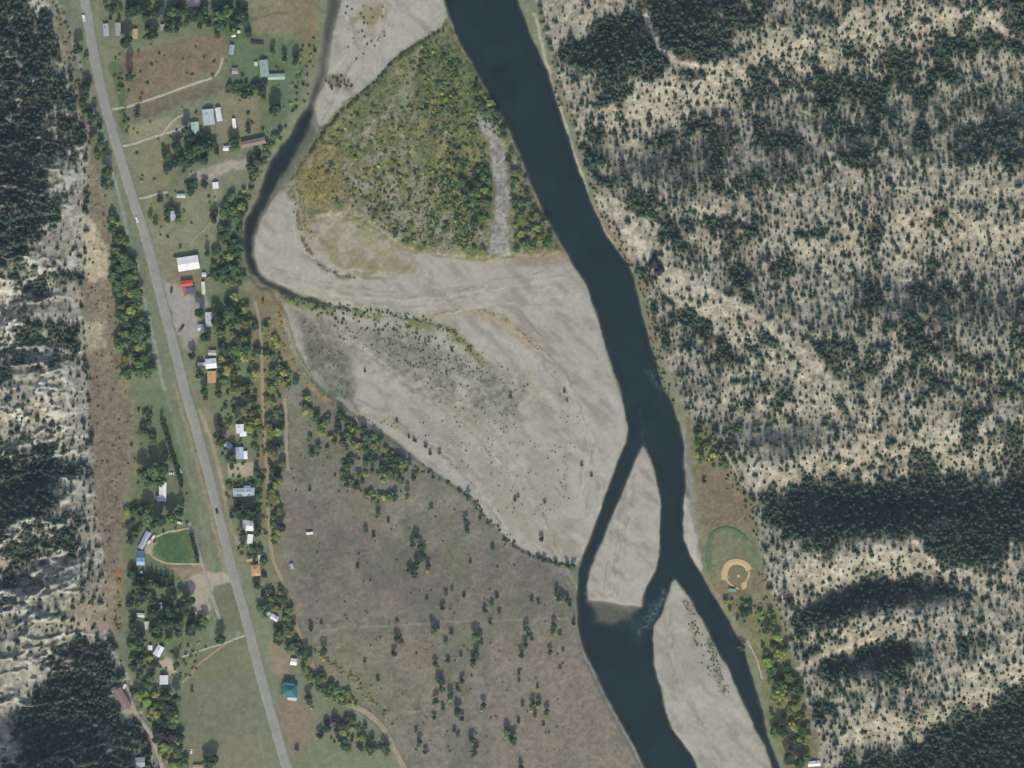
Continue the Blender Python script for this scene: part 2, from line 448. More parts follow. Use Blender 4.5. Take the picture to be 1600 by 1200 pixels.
# tree density of the two hillsides (also the ground litter under the trees)
DENS = np.where(dE > 0, 0.80, np.where(dWst > 0, 0.68, 0.0))
DP = [
 (1.0, [(1005,-60),(1020,0),(1000,30),(950,40),(900,62),(872,72),(900,115),(960,125),(1010,112),(1060,88),(1130,70),(1180,40),(1190,-60)]),
 (0.12, [(815,-60),(838,0),(855,70),(905,58),(950,30),(1000,5),(1005,-60)]), (0.85, [(1150,-60),(1160,20),(1230,10),(1260,-60)]), (0.30, [(1000,120),(1160,120),(1170,180),(960,215),(930,190)]),
 (0.35, [(1180,50),(1300,40),(1330,95),(1240,120),(1120,120),(1100,100)]), (0.40, [(1310,20),(1450,20),(1450,80),(1330,90)]),
 (0.95, [(1545,-60),(1552,20),(1580,50),(1660,70),(1660,-60)]), (0.88, [(915,255),(1000,232),(1080,195),(1140,190),(1200,225),(1300,200),(1290,290),(1180,300),(1060,300),(960,285)]),
 (0.9, [(1260,150),(1350,120),(1420,90),(1500,80),(1660,115),(1660,240),(1560,255),(1420,262),(1300,250)]),
 (0.25, [(905,210),(960,190),(1010,215),(990,232),(920,250)]), (0.3, [(870,120),(935,130),(930,185),(895,200)]),
 (0.28, [(1380,255),(1500,262),(1600,275),(1660,300),(1660,480),(1560,470),(1450,440),(1350,400),(1400,330)]),
 (0.72, [(1080,310),(1200,300),(1300,330),(1280,400),(1180,410),(1090,360)]), (0.62, [(1200,420),(1330,440),(1350,520),(1260,540),(1180,470)]),
 (0.06, [(920,292),(960,310),(1000,350),(1040,410),(1080,435),(1130,455),(1120,485),(1050,460),(1000,420),(960,360)]),
 (0.10, [(1120,455),(1190,490),(1250,540),(1300,600),(1290,625),(1230,570),(1170,510),(1110,480)]),
 (0.75, [(1045,380),(1110,370),(1160,420),(1160,455),(1100,440),(1060,410)]), (0.92, [(1090,505),(1150,500),(1215,515),(1245,560),(1200,585),(1130,560)]),
 (0.22, [(1030,520),(1080,520),(1100,570),(1160,600),(1160,650),(1080,640)]), (0.25, [(1250,590),(1420,600),(1500,650),(1480,700),(1400,720),(1320,700),(1250,740),(1230,640)]),
 (0.75, [(1420,560),(1560,570),(1640,600),(1620,650),(1520,640),(1450,620)]), (0.7, [(1130,655),(1190,640),(1240,680),(1240,730),(1200,745),(1150,735)]), (0.10, [(1180,745),(1240,745),(1190,772),(1165,770)]),
 (1.0, [(1192,778),(1258,758),(1350,768),(1400,768),(1480,755),(1600,738),(1680,720),(1680,800),(1610,820),(1560,860),(1520,900),(1470,880),(1440,852),(1390,838),(1330,848),(1250,845),(1195,830)]),
 (0.2, [(1215,865),(1300,862),(1400,855),(1460,890),(1420,905),(1330,912),(1250,935),(1205,900)]), (0.45, [(1500,900),(1680,850),(1680,1040),(1560,1060),(1480,1020),(1500,950)]),
 (1.0, [(1250,958),(1300,932),(1350,916),(1420,905),(1490,908),(1500,930),(1440,945),(1370,952),(1320,970),(1270,975)]), (0.25, [(1235,985),(1400,958),(1420,995),(1340,1015),(1260,1038)]),
 (0.95, [(1258,1048),(1330,1026),(1385,1003),(1440,1008),(1442,1040),(1360,1055),(1300,1058)]), (0.34, [(1260,1065),(1450,1050),(1560,1040),(1580,1080),(1480,1130),(1400,1165),(1300,1190),(1285,1130)]),
 (1.0, [(1290,1205),(1400,1176),(1480,1142),(1545,1108),(1610,1068),(1700,1020),(1700,1300),(1300,1300)]),
 (1.0, [(-120,-60),(50,-60),(58,20),(75,80),(95,125),(125,175),(132,230),(132,280),(120,320),(92,350),(60,380),(20,415),(-120,470)]),
 (0.12, [(125,290),(135,380),(125,420),(60,425),(50,400),(95,365)]), (0.18, [(70,175),(90,165),(85,205),(72,210)]), (0.15, [(75,250),(135,270),(130,290),(90,300)]),
 (0.85, [(20,430),(60,412),(110,410),(125,440),(85,470),(60,480),(15,470)]), (0.08, [(-20,465),(45,480),(90,470),(125,440),(130,500),(50,505),(-20,495)]),
 (0.85, [(-20,500),(60,505),(118,512),(128,560),(60,570),(-20,585)]), (0.52, [(-120,590),(60,575),(145,570),(145,715),(70,700),(-120,712)]),
 (1.0, [(-120,722),(0,714),(60,708),(110,716),(142,722),(138,748),(100,765),(85,800),(60,830),(0,850),(-120,880)]), (0.15, [(92,770),(140,748),(146,795),(110,800),(95,790)]),
 (0.9, [(85,800),(140,795),(150,830),(130,850),(70,870),(0,920),(-120,960),(-120,880),(0,850)]), (0.10, [(100,830),(145,820),(150,840),(120,850)]),
 (0.22, [(90,890),(165,880),(150,920),(80,960),(45,1040),(-20,1080),(-20,1040),(40,980)]), (0.85, [(95,905),(155,905),(158,930),(105,930)]), (0.2, [(100,940),(170,930),(165,985),(90,1000)]),
 (0.12, [(-120,1060),(40,1050),(62,1070),(50,1100),(0,1110),(-120,1120)]), (1.0, [(70,1020),(100,990),(170,990),(190,1040),(212,1090),(235,1145),(250,1210),(270,1320),(-120,1320),(-120,1230),(20,1180),(40,1110),(62,1080)]),
 (0.25, [(-120,1120),(20,1120),(15,1180),(-120,1225)]),
]
Ud = U + 26 * w1 + 14 * fbm(U, V, 50, 531, 2); Vd = V + 26 * w2 + 14 * fbm(U, V, 50, 541, 2)
hillm = (dE > 0) | (dWst > 0)
for v, poly in DP:
    if 0.13 < v < 0.5 and poly[0][0] > 500: v = 0.48 + 0.5 * v
    elif v <= 0.13 and poly[0][0] > 500: v = 0.2
    elif 0.8 < v < 1.0: v = v - 0.03
    d = sdf(poly, Ud, Vd, 40)
    m = sstep(-d, -14, 12) * hillm
    DENS = DENS * (1 - m) + v * m
DENS = np.where(hillm, np.clip(DENS + (0.42 * n_mid + 0.22 * n_big + .28 * fbm(U, V, 16, 645, 2) - .04) * np.where(DENS > .93, .35, 1), 0, 1), 0)
ROCK = np.where(PX < 500, sstep(rib, .60, .95) * .9 + sstep(rib2, .72, .97) * .5, sstep(fbm(U, V, 22, 261, 3), .16, .42) * .4) * hillm
ROCK = np.clip(ROCK, 0, 1) * (1 - .75 * sstep(DENS, .75, 1.0))
DENS = DENS * (1 - .6 * ROCK)
SPUR = [(922,296),(960,340),(1000,388),(1040,428),(1080,446),(1130,466),(1190,502),(1240,545),(1275,578),(1310,606)]
for pl_, w_ in ((SPUR, 6), ([(1010,20),(1020,50),(1038,80),(1060,98),(1095,101)], 4), ([(1290,232),(1303,248),(1322,270)], 4), ([(1245,1046),(1300,1020),(1372,998)], 5), ([(1425,846),(1462,884)], 4), ([(1545,28),(1582,58)], 5), ([(940,318),(985,372),(1020,408),(1070,440)], 10)):
    s_ = sdf(pl_, U + 6 * w1, V + 6 * w2, 40, closed=False); DENS = DENS * (1 - .95 * sstep(-s_, -w_ - 4, -w_ + 2))

he = sstep(-sdf(HILL_E, UW, VW, 60), -3, 5); hw = sstep(-sdf(HILL_W, UW, VW, 60), -5, 8)
put(he, (163,156,138), 0.8); put(hw, (160,155,140), 0.7)
put(np.maximum(he, hw) * sstep(n_mid, -0.1, 0.4) * 0.7, (160,153,136))
put(np.maximum(he, hw) * sstep(n_big, 0.0, 0.5) * 0.5, (162,151,130))
put(np.maximum(he, hw) * sstep(n_small, 0.1, 0.5) * 0.5, (196,188,170))
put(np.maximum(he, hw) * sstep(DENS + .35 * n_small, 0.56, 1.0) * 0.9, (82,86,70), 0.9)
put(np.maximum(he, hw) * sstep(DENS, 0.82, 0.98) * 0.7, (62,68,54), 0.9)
put(np.maximum(he, hw) * sstep(fbm(U, V, 7, 640, 2), .12, .4) * .5, (104,102,80))

put(he * ROCK * .7, (192,185,168), .6); put(hw * ROCK * .95, (204,199,186), .5)
put(hw * sstep(fbm(U, V, 14, 646, 3), .1, .4) * .45, (128,124,112))
# western talus apron and the verge west of the highway
area([(60,-60),(80,0),(95,60),(115,120),(130,180),(138,240),(140,330),(128,420),(124,480),(132,560),(140,640),(146,720),(150,800),(160,870),(170,960),
      (188,1000),(186,960),(186,890),(192,800),(208,700),(212,640),(196,590),(180,540),(176,440),(170,340),(160,260),(150,180),(125,110),(105,40),(95,-60)],
     (134,122,102), 8, spk=0.7)
area([(130,330),(160,370),(172,390),(172,430),(140,440),(128,420)], (196,182,155), 6, 0.8); area([(125,500),(160,500),(170,540),(140,550),(126,530)], (180,168,142), 6, 0.8)
area([(140,600),(180,590),(205,640),(195,800),(185,890),(168,900),(150,760)], (126,113,96), 8, 0.7)
area([(135,900),(180,905),(180,985),(100,990),(100,960)], (150,132,110), 8, 0.7)
line([(98,0),(120,70),(150,170),(168,250),(180,330),(178,440),(186,560),(205,640),(212,720),(200,820),(190,900),(188,980)], 8, (146,130,78), 5, 0.5, patch=0.3)
line([(185,890),(183,930),(184,980)], 8, (168,118,70), 3, 0.8, patch=0.1)
area([(85,-60),(100,40),(125,130),(148,220),(168,290),(186,360),(215,450),(238,545),(262,630),(285,720),(305,800),(325,870),(345,950),(372,1050),(395,1140),(412,1262),
      (432,1262),(418,1160),(398,1080),(378,1000),(355,900),(335,820),(318,750),(298,680),(278,610),(258,530),(238,455),(218,385),(195,310),(172,232),(150,155),(135,80),(122,0),(112,-60)],
     (120,126,100), 4, spk=0.35)
area([(240,590),(262,630),(290,720),(300,780),(285,770),(262,690),(235,640)], (98,124,86), 6, 0.9)
line([(290,640),(310,710),(335,800),(352,860)], 7, (96,122,92), 4, 0.6)
line([(274,600),(296,680),(316,755),(336,830),(352,890)], 5, (158,142,112), 2, 0.8)
line([(312,640),(330,690),(345,750),(362,820),(372,850)], 5, (176,160,128), 2, 0.85)
line([(70,-60),(96,20),(112,60),(124,95),(140,145),(156,195),(168,240),(180,285),(192,330),(203,372),(213,415),(224,465),(236,515),(246,565),(256,610)], 5, (152,160,150), 2, 0.8); line([(262,625),(280,690),(300,760),(322,840),(345,930),(370,1030),(395,1120),(415,1200)], 4, (140,148,130), 2.5, .5)
line([(385,975),(400,1050),(414,1110),(432,1200)], 5, (108,126,92), 3, 0.8); line([(362,945),(378,1020),(398,1110),(415,1200)], 5, (146,152,136), 2, 0.7)

# village plots north
area([(150,-60),(160,0),(170,60),(330,60),(400,60),(480,80),(490,40),(480,-60)], (116,124,90), 6, spk=.4)
area([(330,-10),(390,-10),(395,60),(340,70)], (84,108,72), 6, .8)
area([(372,60),(480,70),(474,140),(445,190),(405,212),(378,150),(350,125),(360,75)], (94,116,84), 12, .85); area([(255,215),(345,215),(350,250),(300,262),(262,300),(330,290),(335,300),(250,305)], (100,118,84), 12, .7)
area([(345,300),(390,300),(378,340),(370,400),(388,440),(350,455),(325,430)], (98,118,80), 10, .7); area([(320,455),(400,460),(402,560),(330,600),(312,560),(330,520)], (98,118,78), 10, .7)
area([(372,-60),(485,-60),(480,14),(378,30)], (134,130,98), 3, ragged=False); area([(378,34),(470,18),(465,50),(390,52)], (136,130,100), 3)
line([(395,27),(430,22),(462,16)], 3, (120,100,78), 1.5, .9)
area([(186,86),(235,75),(285,66),(345,54),(358,64),(352,95),(342,112),(300,127),(250,145),(200,163),(188,150)], (126,114,92), 3, spk=.5)
area([(186,86),(235,75),(285,66),(345,54),(352,95),(300,127),(200,163)], (136,118,94), 6, 0.6, patch=.3, wl=40)
area([(203,172),(260,152),(345,124),(350,135),(300,155),(212,190)], (118,108,90), 3, spk=.5)
area([(172,95),(185,95),(200,165),(205,215),(192,205),(180,150)], (88,108,68), 4, .9)
area([(202,195),(270,180),(290,205),(232,222),(206,226)], (144,142,112), 5); area([(345,150),(420,140),(418,170),(390,215),(340,222),(345,180)], (136,132,98), 8)
area([(205,235),(260,215),(290,225),(262,300),(225,305)], (134,130,98), 6); area([(400,145),(440,150),(440,190),(415,200)], (102,120,80), 8, .8)
area([(298,266),(330,264),(352,254),(386,246),(388,262),(362,272),(330,281),(296,281)], (166,158,142), 3)
area([(225,318),(330,290),(352,290),(345,370),(325,400),(300,392),(272,400),(245,395)], (136,136,106), 5); area([(240,300),(285,312),(288,350),(232,352)], (120,122,84), 8, .8)
area([(250,380),(278,395),(278,428),(320,425),(330,440),(262,445)], (134,128,98), 5)
area([(252,438),(285,446),(302,462),(320,458),(326,480),(310,490),(312,520),(305,545),(292,550),(276,520),(262,478)], (160,156,146), 3, spk=.25)
area([(300,545),(345,470),(400,470),(405,620),(410,760),(405,900),(372,850),(350,760),(330,660),(312,600)], (116,126,90), 8, .85)
area([(322,640),(370,668),(366,684),(338,690)], (150,136,112), 4, .8); area([(355,724),(395,722),(396,745),(357,745)], (176,164,140), 2, ragged=False)
area([(362,778),(400,776),(402,800),(364,804)], (128,122,100), 4, .7)
area([(395,470),(412,455),(425,470),(432,540),(445,590),(440,700),(436,850),(455,930),(480,1000),(470,1010),(440,940),(415,860),(402,700),(400,560)], (132,122,90), 6, .9)
line([(400,430),(398,470),(400,520),(404,560)], 8, (150,120,88), 3, .6)
# south-west plots
area([(205,600),(250,610),(300,770),(310,830),(330,1000),(270,1020),(205,1000),(195,880),(215,700)], (110,122,88), 8, .9)
area([(244,832),(302,828),(312,876),(262,878),(242,864)], (76,106,68), 3, spk=.5); area([(285,832),(302,828),(310,874),(290,874)], (96,116,70), 4, .8)
area([(232,836),(242,838),(240,868),(228,868)], (178,164,136), 2); area([(262,885),(316,885),(322,902),(285,905)], (150,134,108), 3)
area([(290,902),(372,892),(376,912),(330,916),(326,966),(302,966),(300,930)], (176,166,146), 3, spk=.25)
area([(330,918),(360,912),(385,990),(352,985)], (116,118,92), 3); area([(270,1020),(385,995),(395,1060),(290,1080)], (122,124,94), 6)
area([(275,1085),(345,1062),(388,1050),(410,1130),(395,1165),(320,1175),(285,1150)], (122,122,100), 5, spk=.35); area([(285,1155),(420,1150),(440,1262),(270,1262)], (128,126,98), 6, .8)
area([(242,1038),(258,1022),(268,1024),(272,1040),(278,1056),(268,1060),(252,1044)], (188,174,150), 2); area([(262,1100),(285,1090),(282,1180),(262,1160)], (92,112,72), 6, .8)
area([(178,1072),(196,1066),(206,1092),(212,1112),(200,1124),(188,1110)], (168,158,136), 3, .9)
area([(410,1000),(455,1020),(455,1050),(430,1060)], (158,138,112), 5, .8); area([(430,1090),(480,1095),(495,1150),(460,1180),(440,1140)], (140,124,104), 6)

# open dry field
area(FIELD, (131,126,111), 5, spk=.5)
area([(450,770),(560,790),(640,860),(720,850),(800,860),(895,895),(896,965),(640,972),(480,975),(455,900)], (113,107,97), 18, .85)
area([(440,620),(500,640),(560,720),(560,760),(460,760),(440,720)], (120,118,98), 14, .7); area(FIELD, (136,127,109), 10, .5, patch=.5, wl=60, seed=910)
area(FIELD, (110,110,92), 8, .6, patch=.7, wl=34, seed=920); area([(690,860),(720,850),(725,890),(700,900)], (118,122,84), 10, .5)
area([(440,818),(470,812),(468,842),(440,842)], (128,112,98), 8, .5); area([(600,990),(670,985),(700,1040),(640,1060),(590,1040)], (134,120,103), 14, .5)
area([(780,1000),(900,990),(985,1200),(760,1200)], (136,126,110), 20, .7); area([(470,1000),(560,1000),(640,1100),(560,1100)], (128,124,96), 14, .6)
line([(495,986),(560,980),(640,976),(760,970),(895,967)], 2.5, (152,136,118), 2, .75); line([(480,974),(560,972)], 3, (106,98,88), 2, .6)
line([(592,770),(625,775),(660,780)], 2.5, (160,148,122), 2, .5); line([(668,1045),(650,1090),(630,1110),(605,1115)], 3, (150,140,112), 2.5, .6)
line([(640,850),(700,845),(710,870),(690,1000)], 2, (140,132,112), 2, .5); line([(660,1120),(690,1160),(700,1200)], 3, (152,140,116), 2, .5)
line([(905,970),(915,1025),(950,1090),(1000,1190)], 4, (176,170,156), 2, .6)

# gravel bars
for G in (GRAVEL_MAIN, GRAVEL_UP, ISL_A, ISL_B):
    d = sdf(G, U + 3 * w1, V + 3 * w2, 60); put(sstep(-d, -3, 2), (171,166,153), .2)
area([(1068,770),(1079,783),(1088,830),(1096,872),(1100,898),(1080,872),(1064,840)], (178,172,160), 2, spk=.25)
area([(1066,660),(1078,665),(1084,730),(1090,790),(1100,850),(1090,840),(1078,790),(1070,740)], (142,144,138), 2, .9)
bar = np.maximum.reduce([sstep(-sdf(G, U, V, 60), 0, 6) for G in (GRAVEL_MAIN, GRAVEL_UP, ISL_A, ISL_B)])
flow = fbm((U * 0.75 + V * 0.66) * 0.30, (V * 0.75 - U * 0.66), 11, 650, 4)      # stretched along the old currents
put(bar * sstep(flow, 0.0, 0.45) * 0.75, (147,142,129)); put(bar * sstep(-flow, 0.05, 0.5) * 0.45, (184,178,163)); put(bar * sstep(n_big, 0.0, .5) * .4, (182,174,158))
area([(500,500),(560,505),(660,520),(740,560),(830,590),(840,640),(790,665),(700,640),(620,610),(560,565),(520,530)], (140,137,122), 22, .8, spk=.7, patch=.35, wl=20, seed=930)
area([(520,505),(640,525),(740,570),(800,610),(790,650),(700,620),(600,570)], (120,120,100), 16, .7, spk=.8, patch=.65, wl=12, seed=933)
area([(640,660),(780,650),(860,700),(880,800),(800,830),(720,740)], (158,151,136), 20, .7, patch=.4, wl=30, seed=931)
area([(455,480),(500,500),(545,560),(560,640),(520,620),(480,570)], (116,115,100), 12, .85, spk=.7); area([(455,480),(500,500),(545,560),(560,640),(520,620),(480,570)], (104,110,82), 10, .7, patch=.55, wl=14, seed=934); area([(470,480),(510,500),(540,545),(520,560),(480,520)], (128,122,110), 8, .7)
area([(480,335),(560,345),(640,390),(650,425),(600,432),(540,425),(490,395),(470,360)], (160,151,130), 8, .75, spk=.5); area([(480,335),(560,345),(640,390),(650,425),(600,432),(540,425),(490,395),(470,360)], (142,136,100), 8, .8, patch=.55, wl=20, seed=932); area([(520,405),(620,405),(640,425),(560,432)], (136,132,90), 8, .7, patch=.4)
area([(740,760),(800,770),(850,860),(790,840)], (160,152,134), 10, .6, patch=.2); area([(580,520),(700,545),(720,580),(600,575)], (132,130,116), 12, .6, patch=.3, wl=16)
line([(464,330),(470,365),(485,395),(505,418),(530,430),(555,432)], 7, (108,100,72), 4, .95, patch=.05); line([(474,300),(480,340),(498,372),(530,392)], 4, (124,114,80), 3, .7, patch=.2); line([(470,280),(466,320),(478,360)], 8, (158,138,100), 4, .7)
line([(440,300),(455,285),(475,262),(480,300)], 10, (150,142,112), 6, .6)
line([(500,478),(560,486),(620,494),(665,503),(690,510)], 4, (92,98,66), 2, .95); line([(436,462),(470,474),(520,484),(580,494),(640,505),(690,512),(720,535),(745,555)], 13, (118,126,72), 5, .95, patch=.1); line([(440,452),(480,464),(540,474),(600,482)], 6, (132,134,84), 4, .7, patch=.2)
line([(660,500),(690,488),(740,486),(780,492),(810,512),(830,535),(858,552)], 5, (150,128,82), 3, .95, patch=.05); line([(745,492),(800,512),(825,540)], 9, (168,146,106), 5, .6); line([(700,512),(720,530),(740,552),(758,570)], 9, (140,128,88), 5, .75)
line([(670,495),(720,485),(770,490),(800,505)], 12, (158,148,112), 6, .5)
line([(500,445),(560,462),(640,462),(720,448)], 3, (150,146,134), 2.5, .6); line([(640,468),(700,452),(780,450),(850,446)], 3, (152,150,142), 2.5, .6); line([(760,470),(820,476),(880,478)], 2.5, (158,152,134), 2, .6)
line([(800,520),(850,560),(920,600)], 2, (146,142,134), 2, .6); line([(930,520),(945,580),(960,640)], 10, (182,178,170), 6, .4)
line([(826,565),(836,610),(830,650)], 8, (176,164,140), 5, .6); line([(868,600),(880,650),(892,690)], 3, (146,142,134), 2.5, .6); line([(880,690),(884,740),(882,790)], 8, (158,150,132), 5, .5)
line([(560,655),(620,680),(680,715),(740,760),(780,820),(830,860)], 10, (178,172,158), 6, .7); line([(545,645),(600,655),(640,668)], 8, (160,146,112), 4, .7, patch=.1)
line([(430,456),(436,490),(438,530),(450,558),(472,590),(500,616),(525,634)], 6, (158,134,92), 3, .9); line([(446,500),(452,530),(462,556)], 5, (176,160,128), 2.5, .8)
line([(441,470),(434,500),(440,545)], 9, (140,122,82), 4, .6); line([(458,480),(490,495),(510,530)], 4, (178,164,142), 3, .6)
area([(565,10),(600,5),(610,20),(580,45),(552,45),(550,20)], (140,130,96), 8, .85, patch=.1); area([(505,118),(540,118),(552,140),(520,142)], (122,116,98), 6, .9)
line([(500,100),(520,85),(560,62),(600,45)], 4, (156,140,112), 3, .5); line([(690,46),(640,77),(612,95),(592,122),(565,144),(535,170),(508,200),(485,235)], 4, (92,92,76), 2, .8, patch=.1)
line([(486,0),(492,40),(487,60)], 10, (160,132,78), 4, .85, patch=.1); area([(440,-20),(490,-20),(496,40),(486,110),(470,90)], (128,118,84), 8, .7)
line([(980,720),(982,850),(980,900)], 3, (184,182,174), 3, .5); line([(977,800),(978,895)], 1.5, (160,152,142), 1.2, .5)
line([(1068,940),(1080,960),(1088,1000),(1082,1010)], 9, (120,122,84), 4, .85, patch=.15); line([(1108,1000),(1118,1040),(1130,1080)], 11, (116,120,92), 4, .8, patch=.2); line([(1030,1015),(1045,1025),(1052,1090)], 6, (146,136,112), 4, .7)
area([(1035,960),(1060,930),(1085,960),(1120,1060),(1060,1090),(1030,1050)], (158,153,140), 10, .7, patch=.2)

FAM = [([(425,432),(520,458),(640,472),(760,456),(895,436)], 26, 16), ([(670,492),(760,490),(830,530),(890,600),(925,700),(915,800)], 34, 18),
       ([(480,500),(570,545),(660,610),(760,690),(840,790),(880,860)], 55, 30), ([(560,620),(640,668),(720,735),(790,820),(850,862)], 16, 10),
       ([(462,310),(462,360),(480,400),(530,428),(620,436)], 14, 9), ([(540,20),(560,80),(530,140),(505,185)], 22, 8), ([(600,10),(590,70),(600,100)], 30, 6), ([(1045,950),(1050,1040),(1090,1120),(1130,1200)], 24, 9), ([(985,740),(965,830),(950,930)], 14, 7)]
for fi, (pts_, spread, cnt) in enumerate(FAM):
    for k_ in range(cnt):
        o_ = rnd.gauss(0, spread * .6); n0 = rnd.randrange(0, len(pts_) - 1); n1 = rnd.randrange(n0 + 2, len(pts_) + 1)
        q_ = [(x_ + o_ * .35 + rnd.gauss(0, 2), y_ + o_ * .9 + rnd.gauss(0, 2)) if fi != 8 else (x_ + o_, y_) for x_, y_ in pts_[n0:n1]]
        line(densify(q_, 12), rnd.uniform(.8, 3.2), rnd.choice([(140,133,116), (146,136,108), (186,180,166), (150,138,104), (132,128,116), (190,184,170)]), 1.8, rnd.uniform(.5, .95), patch=.2, seed=970 + k_ + 31 * fi)
# wooded isle and the brushy banks
area(WOOD_ISLE, (126,122,90), 5, spk=.9); area(WOOD_ISLE, (142,137,118), 6, .75, patch=.45, wl=18, seed=940); area(WOOD_ISLE, (128,124,76), 8, .75, patch=.55, wl=34, seed=950)
area(WOOD_ISLE, (90,104,60), 6, .7, patch=.6, wl=16, seed=960)
for k_ in range(22):        # scroll bars: brush and stone in curved lines
    o_ = rnd.uniform(-10, 120); q_ = [(668 + o_ * .5, 70 + o_ * .25), (628 + o_ * .62, 130), (608 + o_ * .7, 200), (622 + o_ * .75, 270), (668 + o_ * .6, 340), (720 + o_ * .3, 392)]
    q_ = q_[rnd.randrange(0, 3):]
    line(densify([(x_ - rnd.uniform(0, 70) * (k_ % 3 == 0), y_) for x_, y_ in q_], 14), rnd.uniform(1.5, 4.5), rnd.choice([(150,144,130), (136,132,70), (86,98,58), (142,128,76), (110,118,64)]), 2.5, rnd.uniform(.4, .8), patch=.2, seed=1300 + k_); area([(690,60),(735,110),(770,180),(745,200),(700,160),(660,110)], (98,112,72), 10, .85)
area([(500,215),(530,240),(540,300),(500,320),(462,290)], (134,122,72), 10, .8); area([(540,270),(680,270),(730,390),(620,380),(560,340)], (146,140,122), 14, .7, patch=.3, wl=14, seed=961)
area([(735,180),(772,182),(784,215),(794,290),(797,395),(765,398),(776,300),(765,220)], (154,150,142), 4, .95, ragged=True); line([(640,120),(630,160),(612,200)], 5, (146,140,130), 3, .7)
line([(625,200),(632,250),(655,262)], 5, (154,148,140), 3, .6); line([(500,338),(540,330),(580,345),(620,375)], 8, (166,158,138), 5, .7)
line([(640,404),(700,410),(780,412),(830,405)], 4, (178,164,140), 2.5, .8); area([(800,395),(885,390),(898,412),(840,418),(800,412)], (146,132,110), 6, .8)
# east bank and ball park meadow
line([(835,20),(850,85),(875,170),(900,250),(925,325),(960,385),(985,425)], 3.5, (190,180,160), 2, .9); line([(862,120),(872,140),(880,160)], 6, (150,120,92), 4, .7)
line([(935,330),(955,365),(985,415),(1005,455),(1018,520),(1030,570)], 9, (150,112,90), 4, .6, patch=.2)
area([(1072,655),(1112,668),(1145,720),(1180,780),(1182,850),(1215,960),(1250,1060),(1285,1210),(1232,1210),(1200,1100),(1172,1000),(1120,925),(1100,880),(1085,780)], (130,122,92), 6, spk=.5)
area([(1095,720),(1140,740),(1170,790),(1168,835),(1140,820),(1105,835),(1096,780)], (128,114,92), 6, .85); area([(1085,665),(1110,680),(1140,730),(1110,720),(1088,700)], (112,122,76), 8, .8)
line([(1108,895),(1106,862),(1109,843),(1118,830),(1132,824),(1150,828),(1165,840),(1178,860),(1180,885)], 15, (112,124,92), 6, .8); area([(1114,850),(1136,834),(1160,845),(1172,870),(1150,872),(1125,890),(1114,890)], (120,124,94), 6, .7); area([(1150,930),(1175,925),(1172,950),(1155,955)], (92,126,78), 5, .9); area([(1160,960),(1215,950),(1250,1080),(1270,1190),(1210,1180),(1190,1080)], (128,130,78), 10, .7, patch=.2)
area([(1236,1130),(1250,1125),(1248,1170),(1234,1180)], (178,160,144), 3, .9)
# hillside trails and bare ridge lines
line([(1010,22),(1018,45),(1028,65),(1038,80)], 3, (205,200,188), 1.5, .95); line([(1038,80),(1060,98),(1090,100),(1110,108)], 4, (200,192,172), 2.5, .8)
line([(1290,235),(1300,245),(1312,262),(1322,270)], 3, (206,198,184), 1.5, .95); line([(1545,30),(1565,45),(1580,58)], 4, (196,186,168), 2, .8)
line([(925,298),(960,340),(1000,385),(1040,425),(1080,445),(1110,455)], 10, (203,195,177), 8, .8, patch=.05); line([(1100,452),(1190,500),(1270,572),(1310,605)], 6, (198,190,172), 4, .8, patch=.05); line([(940,320),(975,365),(1010,400)], 16, (188,180,161), 9, .6, patch=.2); area([(1025,430),(1075,430),(1095,455),(1060,465),(1030,450)], (186,176,156), 4, .9)
line([(1130,700),(1150,740),(1180,780)], 4, (186,176,150), 2, .8); line([(1430,850),(1460,880),(1470,890)], 3, (206,194,168), 2, .8)
line([(1245,1045),(1300,1020),(1370,1000)], 5, (196,178,156), 2.5, .85)
# stream beds take the colour of their cobbles
wet = sstep(-np.minimum(DRIV, DSL), -1.5, 3)
put(wet * 0.8, (122,118,106))

COL = COL * np.array([1.0, 1.0, 0.96])
fine = vnoise(U, V, 4.6, 661) * .9 + vnoise(U, V, 9.5, 662) * .7 + vnoise(U, V, 2.9, 663) * .5
COL = COL * np.clip(1 + fine * (0.04 + 0.55 * SPK), .45, 1.6)[..., None]
# ------------------------------------------------------------------ ground material and meshes
gm, nt, p = node_mat("ground_cover")
at = N(nt, "ShaderNodeAttribute"); at.attribute_name = "Col"
na = noise_node(nt, 0.35, 5, 0.7); nb = noise_node(nt, 1.1, 3, 0.6)
va = math_node(nt, 'SUBTRACT', na.outputs[0], 0.5); vb = math_node(nt, 'SUBTRACT', nb.outputs[0], 0.5)
vs = math_node(nt, 'ADD', math_node(nt, 'MULTIPLY', va, 2.2), math_node(nt, 'MULTIPLY', vb, 1.6))
fac = math_node(nt, 'ADD', math_node(nt, 'MULTIPLY', vs, at.outputs["Alpha"]), 1.0)
nt.links.new(mul_col(nt, at.outputs["Color"], fac), p.inputs["Base Color"])
p.inputs["Roughness"].default_value = 0.95; p.inputs["Specular IOR Level"].default_value = 0.1
bp = N(nt, "ShaderNodeBump"); bp.inputs["Strength"].default_value = 0.5; bp.inputs["Distance"].default_value = 0.5
nt.links.new(na.outputs[0], bp.inputs["Height"]); nt.links.new(bp.outputs[0], p.inputs["Normal"])

ny, nx = Z.shape
XYZ = np.stack([(PX - 800) * S, (600 - PY) * S, Z], -1).reshape(-1, 3)
RGBA = np.concatenate([COL, SPK[..., None]], -1).reshape(-1, 4)
idx = np.arange(ny * nx).reshape(ny, nx)
QUADS = np.stack([idx[1:, :-1], idx[1:, 1:], idx[:-1, 1:], idx[:-1, :-1]], -1)

